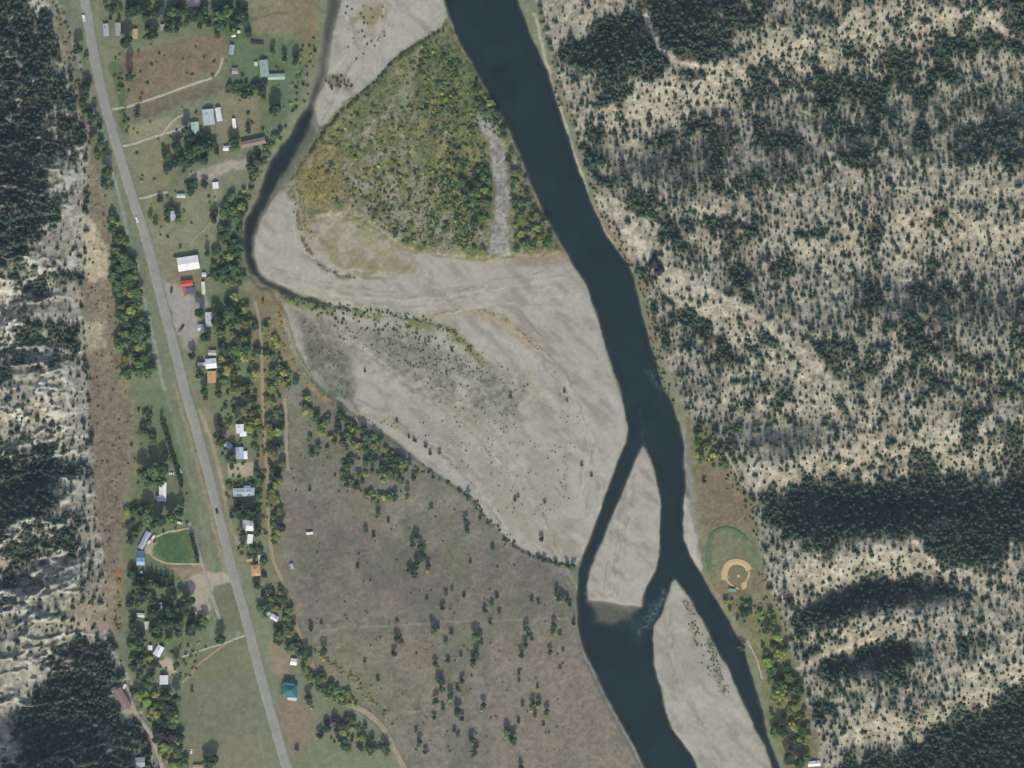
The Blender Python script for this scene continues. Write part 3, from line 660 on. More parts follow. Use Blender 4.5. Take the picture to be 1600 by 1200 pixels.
zone = np.zeros(Z.shape, int)
zone[dWst > 0] = 1; zone[dE > 0] = 2
def zset(poly, k): zone[(sdf(poly, PX, PY, 30) < 0)] = k
zset(FIELD, 7); zset(WOOD_ISLE, 8); zset(GRAVEL_MAIN, 3); zset(GRAVEL_UP, 4); zset(ISL_A, 5); zset(ISL_B, 6)
zone[(Z < -0.02) & (DW < 0)] = 9
ZONES = {0: ("valley_floor", "green and tan valley floor under the houses along the highway"),
         1: ("hillside_west", "steep forested slope with pale gullies along the left edge"),
         2: ("hillside_east", "pale hillside dotted with pines right of the river"),
         3: ("gravel_bar", "broad grey gravel bar in the middle of the valley"),
         4: ("gravel_bar", "small grey gravel bar at the top beside the river"),
         5: ("gravel_island", "bare pale gravel island between the two river arms"),
         6: ("gravel_island", "lower gravel island with a strip of weeds"),
         7: ("dry_field", "brown dry field dotted with dark trees"),
         8: ("wooded_floodplain_ground", "brushy green and ochre ground between slough and river"),
         9: ("riverbed", "cobbled bed under the river water")}
zf = zone[:-1, :-1]
for k, (nm, lab) in ZONES.items():
    q = QUADS[zf == k]
    if not len(q): continue
    u, inv = np.unique(q.ravel(), return_inverse=True)
    m = np_mesh(nm, XYZ[u], inv.reshape(-1, 4), RGBA[u], gm)
    tag(link(bpy.data.objects.new(nm, m)), lab, None, None, "structure")

# ------------------------------------------------------------------ water
wm, nt, p = node_mat("river_water")
ad = N(nt, "ShaderNodeAttribute"); ad.attribute_name = "depth"
af = N(nt, "ShaderNodeAttribute"); af.attribute_name = "foam"
n1 = noise_node(nt, 0.03, 6, 0.7); n2 = noise_node(nt, 0.35, 4, 0.6)
mixc = N(nt, "ShaderNodeMix", data_type='RGBA')
mixc.inputs[6].default_value = (*lin((15,33,35)), 1); mixc.inputs[7].default_value = (*lin((31,53,52)), 1)
nt.links.new(ramp(nt, n1.outputs[0], 0, 1), mixc.inputs[0])
foam = N(nt, "ShaderNodeMix", data_type='RGBA'); foam.inputs[7].default_value = (*lin((112,140,148)), 1)
nt.links.new(mixc.outputs[2], foam.inputs[6])
nt.links.new(math_node(nt, 'MULTIPLY', af.outputs["Fac"], ramp(nt, n2.outputs[0], 0, 1, 0.40, 0.85)), foam.inputs[0])
nt.links.new(foam.outputs[2], p.inputs["Base Color"])
p.inputs["Roughness"].default_value = 0.25; p.inputs["IOR"].default_value = 1.33
bw = N(nt, "ShaderNodeBump"); bw.inputs["Strength"].default_value = 0.25; bw.inputs["Distance"].default_value = 0.15
nt.links.new(n2.outputs[0], bw.inputs["Height"]); nt.links.new(bw.outputs[0], p.inputs["Normal"])
ex = N(nt, "ShaderNodeMath", operation='EXPONENT'); nt.links.new(math_node(nt, 'MULTIPLY', ad.outputs["Fac"], -1.5), ex.inputs[0])
tr = N(nt, "ShaderNodeBsdfTransparent"); mx = N(nt, "ShaderNodeMixShader")
nt.links.new(ex.outputs[0], mx.inputs[0]); nt.links.new(p.outputs[0], mx.inputs[1]); nt.links.new(tr.outputs[0], mx.inputs[2])
nt.links.new(mx.outputs[0], nt.nodes["Material Output"].inputs[0])

foamv = np.zeros(Z.shape)
for pl, w, a in (([(1038,925),(1028,950),(1012,975),(1000,990)], 12, .9), ([(1030,945),(1010,965)], 16, .7), ([(1036,930),(1022,955),(1006,970)], 5, 1.0), ([(1020,590),(1030,604)], 5, .9), ([(985,975),(1000,985)], 20, .35), ([(1002,640),(1005,670),(1006,695)], 3, .5), ([(1012,580),(1026,600),(1034,612)], 8, .5),
                 ([(1070,700),(1072,760)], 2, .3)):
    foamv = np.maximum(foamv, a * sstep(-sdf(pl, UW, VW, 40, closed=False), -w, 0))
wetv = (Z < 0.0) & (DW < 3)
anyw = wetv[:-1, :-1] | wetv[1:, :-1] | wetv[:-1, 1:] | wetv[1:, 1:]
slq = (DSL < DRIV)[:-1, :-1]
for nm, lab, sel in (("river", "dark teal main river running down the picture", anyw & ~slq), ("side_channel", "narrow dark slough curving past the house lots", anyw & slq)):
    q = QUADS[sel]; u, inv = np.unique(q.ravel(), return_inverse=True)
    pts = XYZ[u].copy(); dep = np.maximum(-pts[:, 2], 0.0); pts[:, 2] = 0.0
    m = np_mesh(nm, pts, inv.reshape(-1, 4), None, wm, {"depth": dep, "foam": foamv.ravel()[u]})
    tag(link(bpy.data.objects.new(nm, m)), lab, None, None, "structure")

# ------------------------------------------------------------------ roads and lanes
def ribbon_mat(rgb, var=0.2, scale=0.4):
    return paint(rgb, 0.95, var, scale, 0, 0.3, 0.1)
def ribbon(name, pts, width, mat, dz=0.08, jit=0.0, off=0.0, parent=None, edge=0.25, step=4.0, tex=None):
    P = densify(pts, step)
    px, py = plan(P[:, 0], P[:, 1]); P = np.stack([px, py], -1)
    T = np.gradient(P, axis=0); T /= np.maximum(np.linalg.norm(T, axis=1, keepdims=True), 1e-6)
    Nn = np.stack([-T[:, 1], T[:, 0]], -1)
    w = width / 2 * np.ones(len(P))
    cols_ = [-1.0, -0.5, 0.0, 0.5, 1.0] if tex is None else list(np.linspace(-1, 1, 5))
    vs = []
    for c in cols_:
        j = (rng.random(len(P)) - .5) * jit if abs(c) == 1 else 0
        Q = P + Nn * (off + c * (w + j))[:, None]
        z = hz(Q[:, 0], Q[:, 1]) + dz + (0.0 if abs(c) == 1 else 0.06 * min(1, width / 8))
        vs.append(np.stack([(Q[:, 0] - 800) * S, (600 - Q[:, 1]) * S, z], -1))
    n = len(P); V_ = np.concatenate(vs)
    # skirts so that the lane is a body, not a floating sheet
    V_ = np.concatenate([V_, vs[0] - [0, 0, edge], vs[-1] - [0, 0, edge]])
    strips = [(5, 0)] + [(i, i + 1) for i in range(4)] + [(4, 6)]
    f = []
    for a, b in strips:
        i = np.arange(n - 1); f.append(np.stack([a*n + i, b*n + i, b*n + i + 1, a*n + i + 1], -1))
    ac = np.concatenate([np.full(n, c) for c in cols_] + [np.full(n, -1.0), np.full(n, 1.0)])
    o = bpy.data.objects.new(name, np_mesh(name, V_, np.concatenate(f), None, mat, {'across': ac}))
    return link(o, parent)

asphalt, nt, p = node_mat("worn_asphalt")
aa = N(nt, "ShaderNodeAttribute"); aa.attribute_name = "across"
ab = N(nt, "ShaderNodeMath", operation='ABSOLUTE'); nt.links.new(aa.outputs["Fac"], ab.inputs[0])
nA = noise_node(nt, 0.10, 5, 0.7); nB = noise_node(nt, 0.9, 4, 0.7)
wob = math_node(nt, 'ADD', ab.outputs[0], ramp(nt, nA.outputs[0], -.22, .22))
tri = math_node(nt, 'ABSOLUTE', math_node(nt, 'SUBTRACT', math_node(nt, 'ABSOLUTE', math_node(nt, 'SUBTRACT', ab.outputs[0], .34), 0), .16), 0)   # four wheel paths
wear = ramp(nt, tri, .94, 1.02, 0.0, 0.12)
mA = N(nt, "ShaderNodeMix", data_type='RGBA'); mA.inputs[6].default_value = (*lin((153,153,143)), 1); mA.inputs[7].default_value = (*lin((164,155,134)), 1)
nt.links.new(ramp(nt, wob, 0, 1, .72, .98), mA.inputs[0])
fA = math_node(nt, 'MULTIPLY', wear, math_node(nt, 'MULTIPLY', ramp(nt, nA.outputs[0], .86, 1.1), ramp(nt, nB.outputs[0], .84, 1.14)))
nt.links.new(mul_col(nt, mA.outputs[2], fA), p.inputs["Base Color"]); p.inputs["Roughness"].default_value = .92; p.inputs["Specular IOR Level"].default_value = .15
hw = ribbon("highway", HWY, 16.5, asphalt, 0.22, 1.6, edge=0.5)
tag(hw, "pale grey two lane highway running down the left side", None, None, "structure")
lane_paint = paint((178,178,170), 0.8, 0.25, 0.5); yel = paint((168,156,110), 0.8, 0.25, 0.5)
for o_ in (-5.6, 5.6):
    ribbon("edge_line", HWY, 0.22, lane_paint, 0.32, off=o_, parent=hw, edge=0.02)
for o_ in (-0.28, 0.28):
    ribbon("centre_line", HWY, 0.22, yel, 0.32, off=o_, parent=hw, edge=0.02)

pale = (182,172,150); tan = (170,152,122); grey = (166,162,150)
LANES = [
 ("driveway", "pale gravel driveway between the two brown plots", [(172,170),(192,168),(215,161),(260,146),(300,131),(333,120),(343,107),(348,90)], 4.2, pale),
 ("driveway", "pale driveway forking towards the mint roofed house", [(190,228),(210,224),(232,216),(260,207),(286,200)], 4.5, pale),
 ("driveway", "short upper fork of the driveway to the white houses", [(254,208),(263,197),(272,187),(288,178)], 3.6, pale),
 ("driveway", "short pale driveway off the highway above the grey house", [(208,309),(225,309),(243,303),(262,300)], 4.0, pale),
 ("dirt_lane", "faint tyre track across the lot above the white barn", [(330,345),(318,360),(304,372),(296,385)], 2.4, (160,152,124)),
 ("dirt_lane", "pale lane leading down from the white shed", [(336,298),(338,315),(341,332),(340,345)], 4.0, (168,156,130)),
 ("dirt_road", "long tan dirt road behind the houses along the field", [(398,470),(405,500),(409,550),(410,600),(412,650),(415,700),(418,760),(420,820),(426,870),(440,905),(447,930),(455,960),(468,990),(484,1030)], 6.0, (164,150,122)),
 ("dirt_road", "wide sandy track curving away at the bottom", [(484,1030),(500,1065),(530,1092),(565,1108),(592,1128),(608,1152),(622,1180),(640,1215),(662,1262)], 9.0, (164,150,122)),
 ("dirt_lane", "straight pale track along the left edge of the field", [(445,622),(447,660),(447,700),(450,736)], 5.5, (168,154,126)),
 ("frontage_lane", "pale frontage lane beside the oval lawn", [(296,816),(303,838),(312,868),(322,902),(334,940),(344,968)], 5.5, grey),
 ("driveway", "tan looping drive round the dark green lawn", [(302,824),(280,828),(258,832),(243,840),(236,852),(236,866),(246,874),(262,880),(288,881),(316,881)], 3.6, (182,166,138)),
 ("driveway", "pale drive from the highway to the lower white house", [(392,990),(372,996),(352,1004),(320,1014),(284,1026)], 3.2, pale),
 ("dirt_lane", "faint tan track slanting to the pale shed", [(352,1006),(330,1022),(310,1038),(296,1055),(284,1066)], 4.0, (164,146,112)),
 ("driveway", "pale lane curving down past the mauve roofed building", [(196,1070),(203,1090),(212,1114),(222,1128),(233,1142),(241,1160),(248,1180),(255,1205),(262,1250)], 6.5, (180,172,152)),
 ("footpath", "thin pale path between gravel isle brush and weeds", [(449,500),(455,530),(468,560),(486,588)], 3.0, (172,154,120)),
 ("footpath", "faint footpath along the right bank below the ball field", [(1168,1000),(1182,1030),(1192,1062)], 3.0, (182,172,150)),
]
for nm, lab, pts, w, c in LANES:
    tag(ribbon(nm, pts, w, ribbon_mat(c, 0.25, 0.5), 0.10, 1.2), lab, None, None, "structure")

# ------------------------------------------------------------------ the air below the survey plane
hb = MB().box(-9000, 9000, -9000, 9000, -12, CAM_H + 60)
hmat = bpy.data.materials.new("thin_haze"); hmat.use_nodes = True
nt = hmat.node_tree; nt.nodes.clear()
out = N(nt, "ShaderNodeOutputMaterial"); pv = N(nt, "ShaderNodeVolumePrincipled")
pv.inputs["Color"].default_value = (0.62, 0.80, 1.0, 1); pv.inputs["Density"].default_value = 1.0e-5; pv.inputs["Anisotropy"].default_value = 0.0
nt.links.new(pv.outputs[0], out.inputs["Volume"])
tag(hb.build("haze", hmat), "thin pale blue haze filling the valley air", None, None, "stuff")
# ------------------------------------------------------------------ ball field
bf = empty("ball_field", W3(1140, 870))
tag(bf, "small baseball field with tan infield and green outfield arc beside the river", "ball field")
def sheet(name, poly, mat, parent, dz, hole=None):
    """flat turf or dirt layer draped on the ground; outline in photograph pixels"""
    P = densify(list(poly) + [poly[0]], 3.0)[:-1]
    c = P.mean(0)
    rings = []
    for f in ((1.0, 0.66, 0.33) if hole is None else ()):
        rings.append(c + (P - c) * f)
    if hole is not None:
        H = densify(list(hole) + [hole[0]], 3.0)[:-1]
        t = np.linspace(0, len(H), len(P), endpoint=False); H2 = np.stack([np.interp(t, np.arange(len(H) + 1), np.append(H[:, k], H[0, k])) for k in (0, 1)], -1)
        rings = [P, (P + H2) / 2, H2]
    vs = []
    for r in rings:
        px, py = plan(r[:, 0], r[:, 1]); vs.append(np.stack([(px - 800) * S, (600 - py) * S, hz(px, py) + dz], -1))
    n = len(P); f = []
    vs.insert(0, vs[0] - [0, 0, 0.15])
    i = np.arange(n)
    for k in range(len(vs) - 1):
        f.append(np.stack([k*n + i, k*n + (i + 1) % n, (k+1)*n + (i + 1) % n, (k+1)*n + i], -1))
    V_ = np.concatenate(vs); F_ = [tuple(q) for q in np.concatenate(f)]
    if hole is None:
        F_.append(tuple(range((len(vs)-1)*n, len(vs)*n)))
    V_ = V_ - np.array(parent.location if parent else (0, 0, 0))
    m = bpy.data.meshes.new(name); m.from_pydata([tuple(v) for v in V_], [], F_); m.update(); m.materials.append(mat)
    return link(bpy.data.objects.new(name, m), parent)
turf = paint((98,120,90), 0.95, 0.2, 0.3, 0, .3, .1); turf2 = paint((126,122,90), 0.95, 0.2, 0.3, 0, .3, .1); dirt = paint((206,178,126), 0.95, 0.12, 0.4, 0, .2, .1)
sheet("infield_grass", [(1147,882),(1158,886),(1167,896),(1164,908),(1152,912),(1142,906),(1141,892)], turf2, bf, 0.26)
def strip(name, pts, w, mat, dz):
    o = ribbon(name, pts, w, mat, dz, 0.5, edge=0.3, step=2.5)
    o.parent = bf; o.location = -bf.location
strip("outfield_arc", [(1108,892),(1107,866),(1109,846),(1116,833),(1127,827),(1138,826),(1150,830),(1160,837),(1167,845)], 7.0, turf, .16)
strip("infield_dirt", [(1132,906),(1133,891),(1138,881),(1147,877),(1158,878),(1167,883),(1171,891)], 10.5, dirt, .2)
strip("base_path", [(1171,893),(1168,904),(1161,917)], 3.0, dirt, .22)
strip("base_path", [(1134,905),(1142,913),(1154,920)], 3.0, dirt, .22)
sheet("home_plate_dirt", [(1158,912),(1166,908),(1166,918),(1160,921)], dirt, bf, 0.30)
def disc(name, c, r, h, mat, parent):
    x, y, z = W3(*c); b = MB(); n = 12
    L = parent.location
    b.add([(x - L.x + r * math.cos(2*math.pi*i/n), y - L.y + r * math.sin(2*math.pi*i/n), z - L.z + 0.05) for i in range(n)] +
          [(x - L.x + .5 * r * math.cos(2*math.pi*i/n), y - L.y + .5 * r * math.sin(2*math.pi*i/n), z - L.z + 0.05 + h) for i in range(n)],
          [(i, (i+1) % n, (i+1) % n + n, i + n) for i in range(n)] + [tuple(range(n, 2*n))])
    return b.build(name, mat, parent)
disc("pitchers_mound", (1154,900), 1.8, 0.35, paint((214,196,160), .9, .1, .5), bf)
for c in ((1148,883),(1168,890),(1162,914),(1139,902)):
    x, y, z = W3(*c); L = bf.location; MB().box(x-L.x-.3, x-L.x+.3, y-L.y-.3, y-L.y+.3, z-L.z+.1, z-L.z+.22).build("base", paint((235,235,230), .7, .05), bf)
bs = empty("backstop", W3(1157, 926))
tag(bs, "angled wire backstop fence behind the home plate of the ball field", "backstop")
steel = paint((120,124,126), .5, .1, .5, .6)
for i in range(7):
    a = R(200 + i * 23); MB().tube((7*math.cos(a), 7*math.sin(a)+3, -.2), (7*math.cos(a), 7*math.sin(a)+3, 4.5), .06, .06, 6).build("post", steel, bs)
mb = MB()
for i in range(6):
    a = R(200 + i * 23); b = R(223 + i * 23)
    for k in range(10): mb.tube((7*math.cos(a), 7*math.sin(a)+3, .2+k*.47), (7*math.cos(b), 7*math.sin(b)+3, .2+k*.47), .03, .03, 4)
mb.build("wire_mesh", steel, bs)

# ------------------------------------------------------------------ buildings
GLASS = glass_mat()
def wing(root, x, y, w, d, rot, rgb, wallc, wh, style, pitch=0.36, door=True, chim=False):
    """one gabled / flat / hipped block; x, y, w, d in metres in the root's frame, ridge along the longer side"""
    ca, sa = math.cos(rot), math.sin(rot)
    def T(px, py, pz): return (x + ca * px - sa * py, y + sa * px + ca * py, pz)
    swap = d > w
    L, D = (d, w) if swap else (w, d)
    def Q(px, py, pz):
        return T(-py, px, pz) if swap else T(px, py, pz)
    l, h = L / 2, D / 2
    roofm = paint(rgb, 0.6, 0.17, 0.22, 0, 0.15, 0.25, 0.0); wallm = paint(wallc, 0.8, 0.1, 0.6)
    ov = 0.45; rz = wh + pitch * h
    def mk(name, pts, t): return MB().slab([Q(*q) for q in pts], t).build(name, roofm, root)
    if style == 'gable':
        b = MB(); P = [(-l,-h,-.8),(l,-h,-.8),(l,h,-.8),(-l,h,-.8),(-l,-h,wh),(l,-h,wh),(l,h,wh),(-l,h,wh),(-l,0,rz),(l,0,rz)]
        b.add([Q(*q) for q in P], [(0,3,2,1),(0,1,5,4),(2,3,7,6),(1,2,6,9,5),(3,0,4,8,7),(4,5,9,8),(7,8,9,6)]); b.build("wall", wallm, root)
        e = 0.18; ez = wh - pitch * ov
        s1 = mk("roof_slope", [(-l-ov,-h-ov,ez+e),(l+ov,-h-ov,ez+e),(l+ov,0.0,rz+e),(-l-ov,0.0,rz+e)], .14)
        mk("roof_slope", [(l+ov,h+ov,ez+e),(-l-ov,h+ov,ez+e),(-l-ov,0.01,rz+e),(l+ov,0.01,rz+e)], .14)
        MB().slab([Q(-l-ov,-.22,rz+e+.06),Q(l+ov,-.22,rz+e+.06),Q(l+ov,.22,rz+e+.06),Q(-l-ov,.22,rz+e+.06)], .1).build("ridge_cap", paint([int(c*.92) for c in rgb], .5, .1), root)
        top = rz
    elif style == 'hip':
        b = MB(); b.add([Q(*q) for q in [(-l,-h,-.8),(l,-h,-.8),(l,h,-.8),(-l,h,-.8),(-l,-h,wh),(l,-h,wh),(l,h,wh),(-l,h,wh)]],
                        [(0,3,2,1),(4,5,6,7),(0,1,5,4),(1,2,6,5),(2,3,7,6),(3,0,4,7)]); b.build("wall", wallm, root)
        o = ov; r = max(l - h, 0.3); z0 = wh + .05; z1 = rz + .15
        mk("roof_slope", [(-l-o,-h-o,z0),(l+o,-h-o,z0),(r,0,z1),(-r,0,z1)], .12); mk("roof_slope", [(l+o,h+o,z0),(-l-o,h+o,z0),(-r,0,z1),(r,0,z1)], .12)
        mk("roof_slope", [(l+o,-h-o,z0),(l+o,h+o,z0),(r,0,z1)], .12); mk("roof_slope", [(-l-o,h+o,z0),(-l-o,-h-o,z0),(-r,0,z1)], .12)
        top = z1
    else:
        b = MB(); b.add([Q(*q) for q in [(-l,-h,-.8),(l,-h,-.8),(l,h,-.8),(-l,h,-.8),(-l,-h,wh),(l,-h,wh),(l,h,wh),(-l,h,wh)]],
                        [(0,3,2,1),(4,5,6,7),(0,1,5,4),(1,2,6,5),(2,3,7,6),(3,0,4,7)]); b.build("wall", wallm, root)
        mk("roof", [(-l-.2,-h-.2,wh+.14),(l+.2,-h-.2,wh+.14),(l+.2,h+.2,wh+.30),(-l-.2,h+.2,wh+.30)], .14); top = wh + .3
    def opening(name, px, side, zb, ww, hh, mat, sub=None):
        y0, y1 = (-h - .06, -h + .1) if side < 0 else (h - .1, h + .06)
        bx = MB(); P = [(px-ww/2,y0,zb),(px+ww/2,y0,zb),(px+ww/2,y1,zb),(px-ww/2,y1,zb)]
        bx.add([Q(*q) for q in P] + [Q(q[0], q[1], zb+hh) for q in P], [(0,3,2,1),(4,5,6,7),(0,1,5,4),(1,2,6,5),(2,3,7,6),(3,0,4,7)])
        o = bx.build(name, mat, root)
        if sub:
            yy = -h - .07 if side < 0 else h + .07
            c = MB(); k = .1
            P = [(px-ww/2+k,yy,zb+k),(px+ww/2-k,yy,zb+k),(px+ww/2-k,yy,zb+hh-k),(px-ww/2+k,yy,zb+hh-k)]
            P2 = [(a, yy + (.03 if side < 0 else -.03), c_) for a, _, c_ in P]
            c.add([Q(*q) for q in P] + [Q(*q) for q in P2], [(0,1,2,3),(7,6,5,4),(0,4,5,1),(1,5,6,2),(2,6,7,3),(3,7,4,0)]); c.build(sub, GLASS, o)
    if door: opening("door", -l * .15, -1, 0, 1.0, 2.05, paint((92,74,60), .6))
    if L > 5:
        for fx in (-.6, .5): opening("window", l * fx, -1, .95, 1.3, 1.0, paint((225,225,220), .6), "pane")
        opening("window", l * .2, 1, .95, 1.3, 1.0, paint((225,225,220), .6), "pane")
    if chim:
        b = MB(); cx, cy = l * .4, h * .35; zt = rz + .7
        P = [(cx-.35,cy-.35),(cx+.35,cy-.35),(cx+.35,cy+.35),(cx-.35,cy+.35)]
        b.add([Q(a, c, wh) for a, c in P] + [Q(a, c, zt) for a, c in P], [(0,3,2,1),(4,5,6,7),(0,1,5,4),(1,2,6,5),(2,3,7,6),(3,0,4,7)])
        b.build("chimney", paint((120,92,80), .9), root)

LANDMARKS = []
def building(name, label, cat, cx, cy, wings, lm=None, group=None):
    """wings: (dx, dy, w, d, rot, roof rgb, wall height, style, ...) with pixel offsets from the centre, image axes"""
    z0 = W3(cx, cy); root = empty(name, z0)
    tag(root, label, cat, group)
    for i, wg in enumerate(wings):
        dx, dy, w, d, rot, rgb, wh, style = wg[:8]
        wallc = wg[8] if len(wg) > 8 else (190,184,172)
        wing(root, dx * S, -dy * S, w * S - .6, d * S - .6, R(rot), rgb, wallc, wh, style, pitch=(wg[9] if len(wg) > 9 else .34), door=(i == 0), chim=(cat == 'house' and i == 0))
    if lm: LANDMARKS.append((cx, cy, lm))
    return root

WHT = (236,235,230); GRY = (176,178,180)
building("mobile_home", "grey flat roofed mobile home beside the highway turnout at the top", "house", 166, 47, [(0,0,9,20,4,(172,174,178),3.0,'flat')], "the upper grey mobile home")
building("mobile_home", "narrow pale grey mobile home, second from the highway turnout", "house", 185, 46, [(0,0,9,21,4,(166,170,166),3.0,'flat')])
building("shed", "small tan roofed shed above the large brown plot", "shed", 211, 53, [(0,0,8,15,0,(196,176,136),2.6,'gable')], "the tan shed above the brown plot")
building("shed", "tiny grey shed among dark trees at the top", "shed", 254, 43, [(0,0,6,9,0,(170,172,178),2.4,'gable')], "the tiny grey shed at the top")
building("house", "pinkish grey roofed house cut by the top edge among green trees", "house", 304, 5, [(0,0,19,11,0,(186,178,178),2.8,'gable')], "the pinkish grey house at the top")
building("shed", "small white shed above the pale teal outbuilding", "shed", 365, 55, [(0,0,6,6,0,WHT,2.4,'gable')])
building("shed", "tiny pale shed beside a dark tree, right of the small white shed", "shed", 373, 50, [(0,0,6,5,0,(214,224,224),2.2,'flat')])
building("outbuilding", "narrow pale teal roofed outbuilding left of the green roofed house", "outbuilding", 362, 78, [(0,0,7,15,-8,(160,176,172),2.8,'gable')], "the pale teal outbuilding")
building("shed", "small mauve roofed shed beside a yellow patch below the outbuilding", "shed", 367, 111, [(0,0,9,9,0,(168,154,156),2.4,'gable')])
building("shed", "dark brown roofed shed above the green roofed house", "shed", 402, 69, [(0,0,20,7,-4,(98,82,72),2.5,'gable')])
building("house", "large house with pale green metal roof in two wings near the slough", "house", 413, 107, [(0,0,13,26,6,(150,174,160),3.2,'gable'),(19,13,26,9,2,(162,188,164),2.8,'gable'),(-13,-7,6,7,0,(214,206,176),2.5,'flat')], "the green roofed house")
building("house", "large pale blue and mint roofed house with a white wing", "house", 326, 183, [(0,0,17,24,6,(186,200,202),3.4,'gable'),(16,-4,8,21,10,(226,226,230),3.0,'gable')], "the mint and white house")
building("house", "smaller mint green roofed house with white porch roof", "house", 305, 199, [(0,0,12,16,6,(176,208,190),3.0,'gable'),(2,11,7,8,6,WHT,2.5,'flat')])
building("trailer_home", "narrow bright white trailer standing alone on the dry lawn", "trailer", 366, 193, [(0,0,6,16,6,(244,242,240),2.9,'flat')], "the lone white trailer")
building("shed", "small white shed just below the long brown roof", "shed", 353, 232, [(0,0,8,7,0,(242,242,240),2.6,'gable')], "the white shed below the brown roof")
building("barn", "long low barn with faded brown roof beside the slough", "barn", 396, 223, [(0,0,38,10,12,(150,128,116),4.2,'gable',(140,120,104))], "the long brown barn")
building("shed", "small white shed at the head of the pale lane", "shed", 337, 290, [(0,0,9,10,6,(240,240,238),2.7,'gable')], "the white shed by the lane")
building("shed", "pale greenish white roofed shed by the short driveway", "shed", 283, 306, [(0,0,13,6,0,(206,216,206),2.5,'gable')])
building("house", "pale lilac grey house ringed by dark shrubs near the highway", "house", 269, 337, [(0,0,11,15,12,(202,204,214),3.0,'gable')], "the lilac grey house")
building("barn", "large bright white roofed barn standing in dry grass by the highway", "barn", 294.5, 411.5, [(0,0,33,21,9,(246,242,240),4.6,'gable',(220,216,208),.22)], "the large white barn")
building("store", "red roofed store with a blue grey rear roof beside the gravel pullout", "store", 293, 450, [(-1,-7,19,9,7,(216,84,74),4.0,'gable',(180,80,70)),(5,4,14,11,7,(88,102,116),3.6,'flat'),(-4,6,5,14,7,(190,92,86),3.2,'flat')], "the red roofed store")
building("trailer_home", "pale greenish white trailer right of the red roofed store", "trailer", 318, 450, [(0,0,6,20,4,(212,222,208),2.9,'flat')])
building("shed", "tiny white shed at the right lower corner of the white barn", "shed", 319, 429, [(0,0,6,6,0,(222,226,228),2.4,'gable')])
building("house", "lilac grey house in an L shape beside the gravel pullout", "house", 324, 502, [(2,-3,9,22,4,(204,202,214),3.0,'gable'),(-10,10,10,10,4,(206,206,214),2.8,'gable')], "the L shaped grey house")
building("shed", "small pinkish grey roofed shed above the bright white house", "shed", 332, 551, [(0,0,12,8,0,(196,184,184),2.5,'gable')])
building("house", "bright white roofed house with a low white carport above the orange roof", "house", 330, 568, [(0,0,17,15,6,(244,244,250),3.0,'gable'),(-15,1,12,6,0,(232,230,230),2.4,'flat')], "the bright white house")
building("house", "small house with a pale orange roof beside the highway", "house", 331, 589, [(0,0,13,18,0,(212,168,118),3.0,'gable')], "the orange roofed house")
building("shed", "tiny rust red shed between dark trees beside the highway", "shed", 321, 625, [(0,0,7,7,0,(128,88,74),2.4,'gable')])
building("house", "white roofed house in an L shape behind the highway shoulder", "house", 376, 672, [(-1,-2,12,14,3,(236,240,238),3.0,'gable'),(4,6,11,8,3,(244,244,244),2.7,'flat')], "the white L shaped house")
building("shed", "pale blue grey shed turned at an angle beside a dark tree", "shed", 357, 696, [(0,0,12,8,-32,(186,192,200),2.5,'gable')])
building("house", "pale blue roofed house with a bright white end", "house", 374, 708, [(0,0,13,18,3,(184,198,216),3.0,'gable'),(10,3,6,13,3,(246,246,246),2.7,'flat')], "the pale blue house")
building("house", "wide pale blue grey hipped house above dark trees", "house", 381, 769, [(0,0,33,13,3,(186,198,206),3.0,'hip'),(6,-6,10,8,3,(176,190,200),3.0,'gable')], "the wide blue grey house")
building("house", "square bright white roofed house beside the dirt road", "house", 388, 821, [(0,0,17,16,-3,(244,240,242),3.2,'gable')], "the square white house")
building("trailer_home", "bright white trailer just below the square white house", "trailer", 391, 842, [(0,0,9,15,-6,(248,248,248),2.9,'flat')])
building("shed", "small pinkish brown roofed shed above the golden roofed house", "shed", 390, 873, [(0,0,9,8,0,(186,160,146),2.5,'gable')])
building("trailer_home", "thin pale trailer right of the golden roofed house", "trailer", 406, 874, [(0,0,5,14,3,(208,208,206),2.7,'flat')])
building("house", "small house with a golden tan roof beside dark trees", "house", 400, 891, [(0,0,14,17,5,(196,160,106),3.0,'hip')], "the golden roofed house")
building("house", "bright white narrow house between two dark groves left of the highway", "house", 254.5, 765, [(0,0,11,22,-2,(246,246,236),3.4,'gable'),(-2,14,15,9,0,(200,202,220),2.8,'flat')], "the narrow white house")
building("outbuilding", "long slanting lavender roofed outbuilding above the light blue house", "outbuilding", 226, 844, [(0,0,8,29,-27,(170,178,206),2.8,'gable')], "the lavender roof")
building("house", "house with a bright light blue roof beside the oval lawn", "house", 220, 874, [(0,3,12,12,0,(150,198,230),3.0,'gable'),(0,-9,11,10,0,(70,106,140),3.0,'flat')], "the light blue house")
building("shed", "tiny white shed at the left end of the dark spruce row", "shed", 221, 894, [(0,0,5,4,0,(222,218,222),2.3,'flat')])
building("shed", "narrow pale shed wedged between dark trees below the spruce row", "shed", 251, 948, [(0,0,6,13,0,(164,176,180),2.5,'gable')])
building("shed", "white shed among trees near the brown slope foot", "shed", 220, 961, [(0,0,12,6,-6,(214,222,222),2.5,'gable')], "the white shed among trees")
building("shed", "small pale shed with a bright front below the white shed among trees", "shed", 230, 977, [(0,0,7,12,8,(206,204,192),2.4,'gable')])
building("shed", "tiny bright white shed beside the angled white house", "shed", 235, 1012, [(0,0,6,7,0,(244,244,240),2.4,'gable')])
building("house", "white roofed house turned at an angle above the tan yard", "house", 248, 1017, [(0,0,11,17,-30,(236,236,242),3.0,'gable'),(-6,12,9,7,-30,(170,176,184),2.6,'flat')], "the angled white house")
building("shed", "pale grey white square shed below the tan yard", "shed", 256.5, 1062, [(0,0,13,14,0,(228,228,234),3.4,'gable')], "the pale square shed")
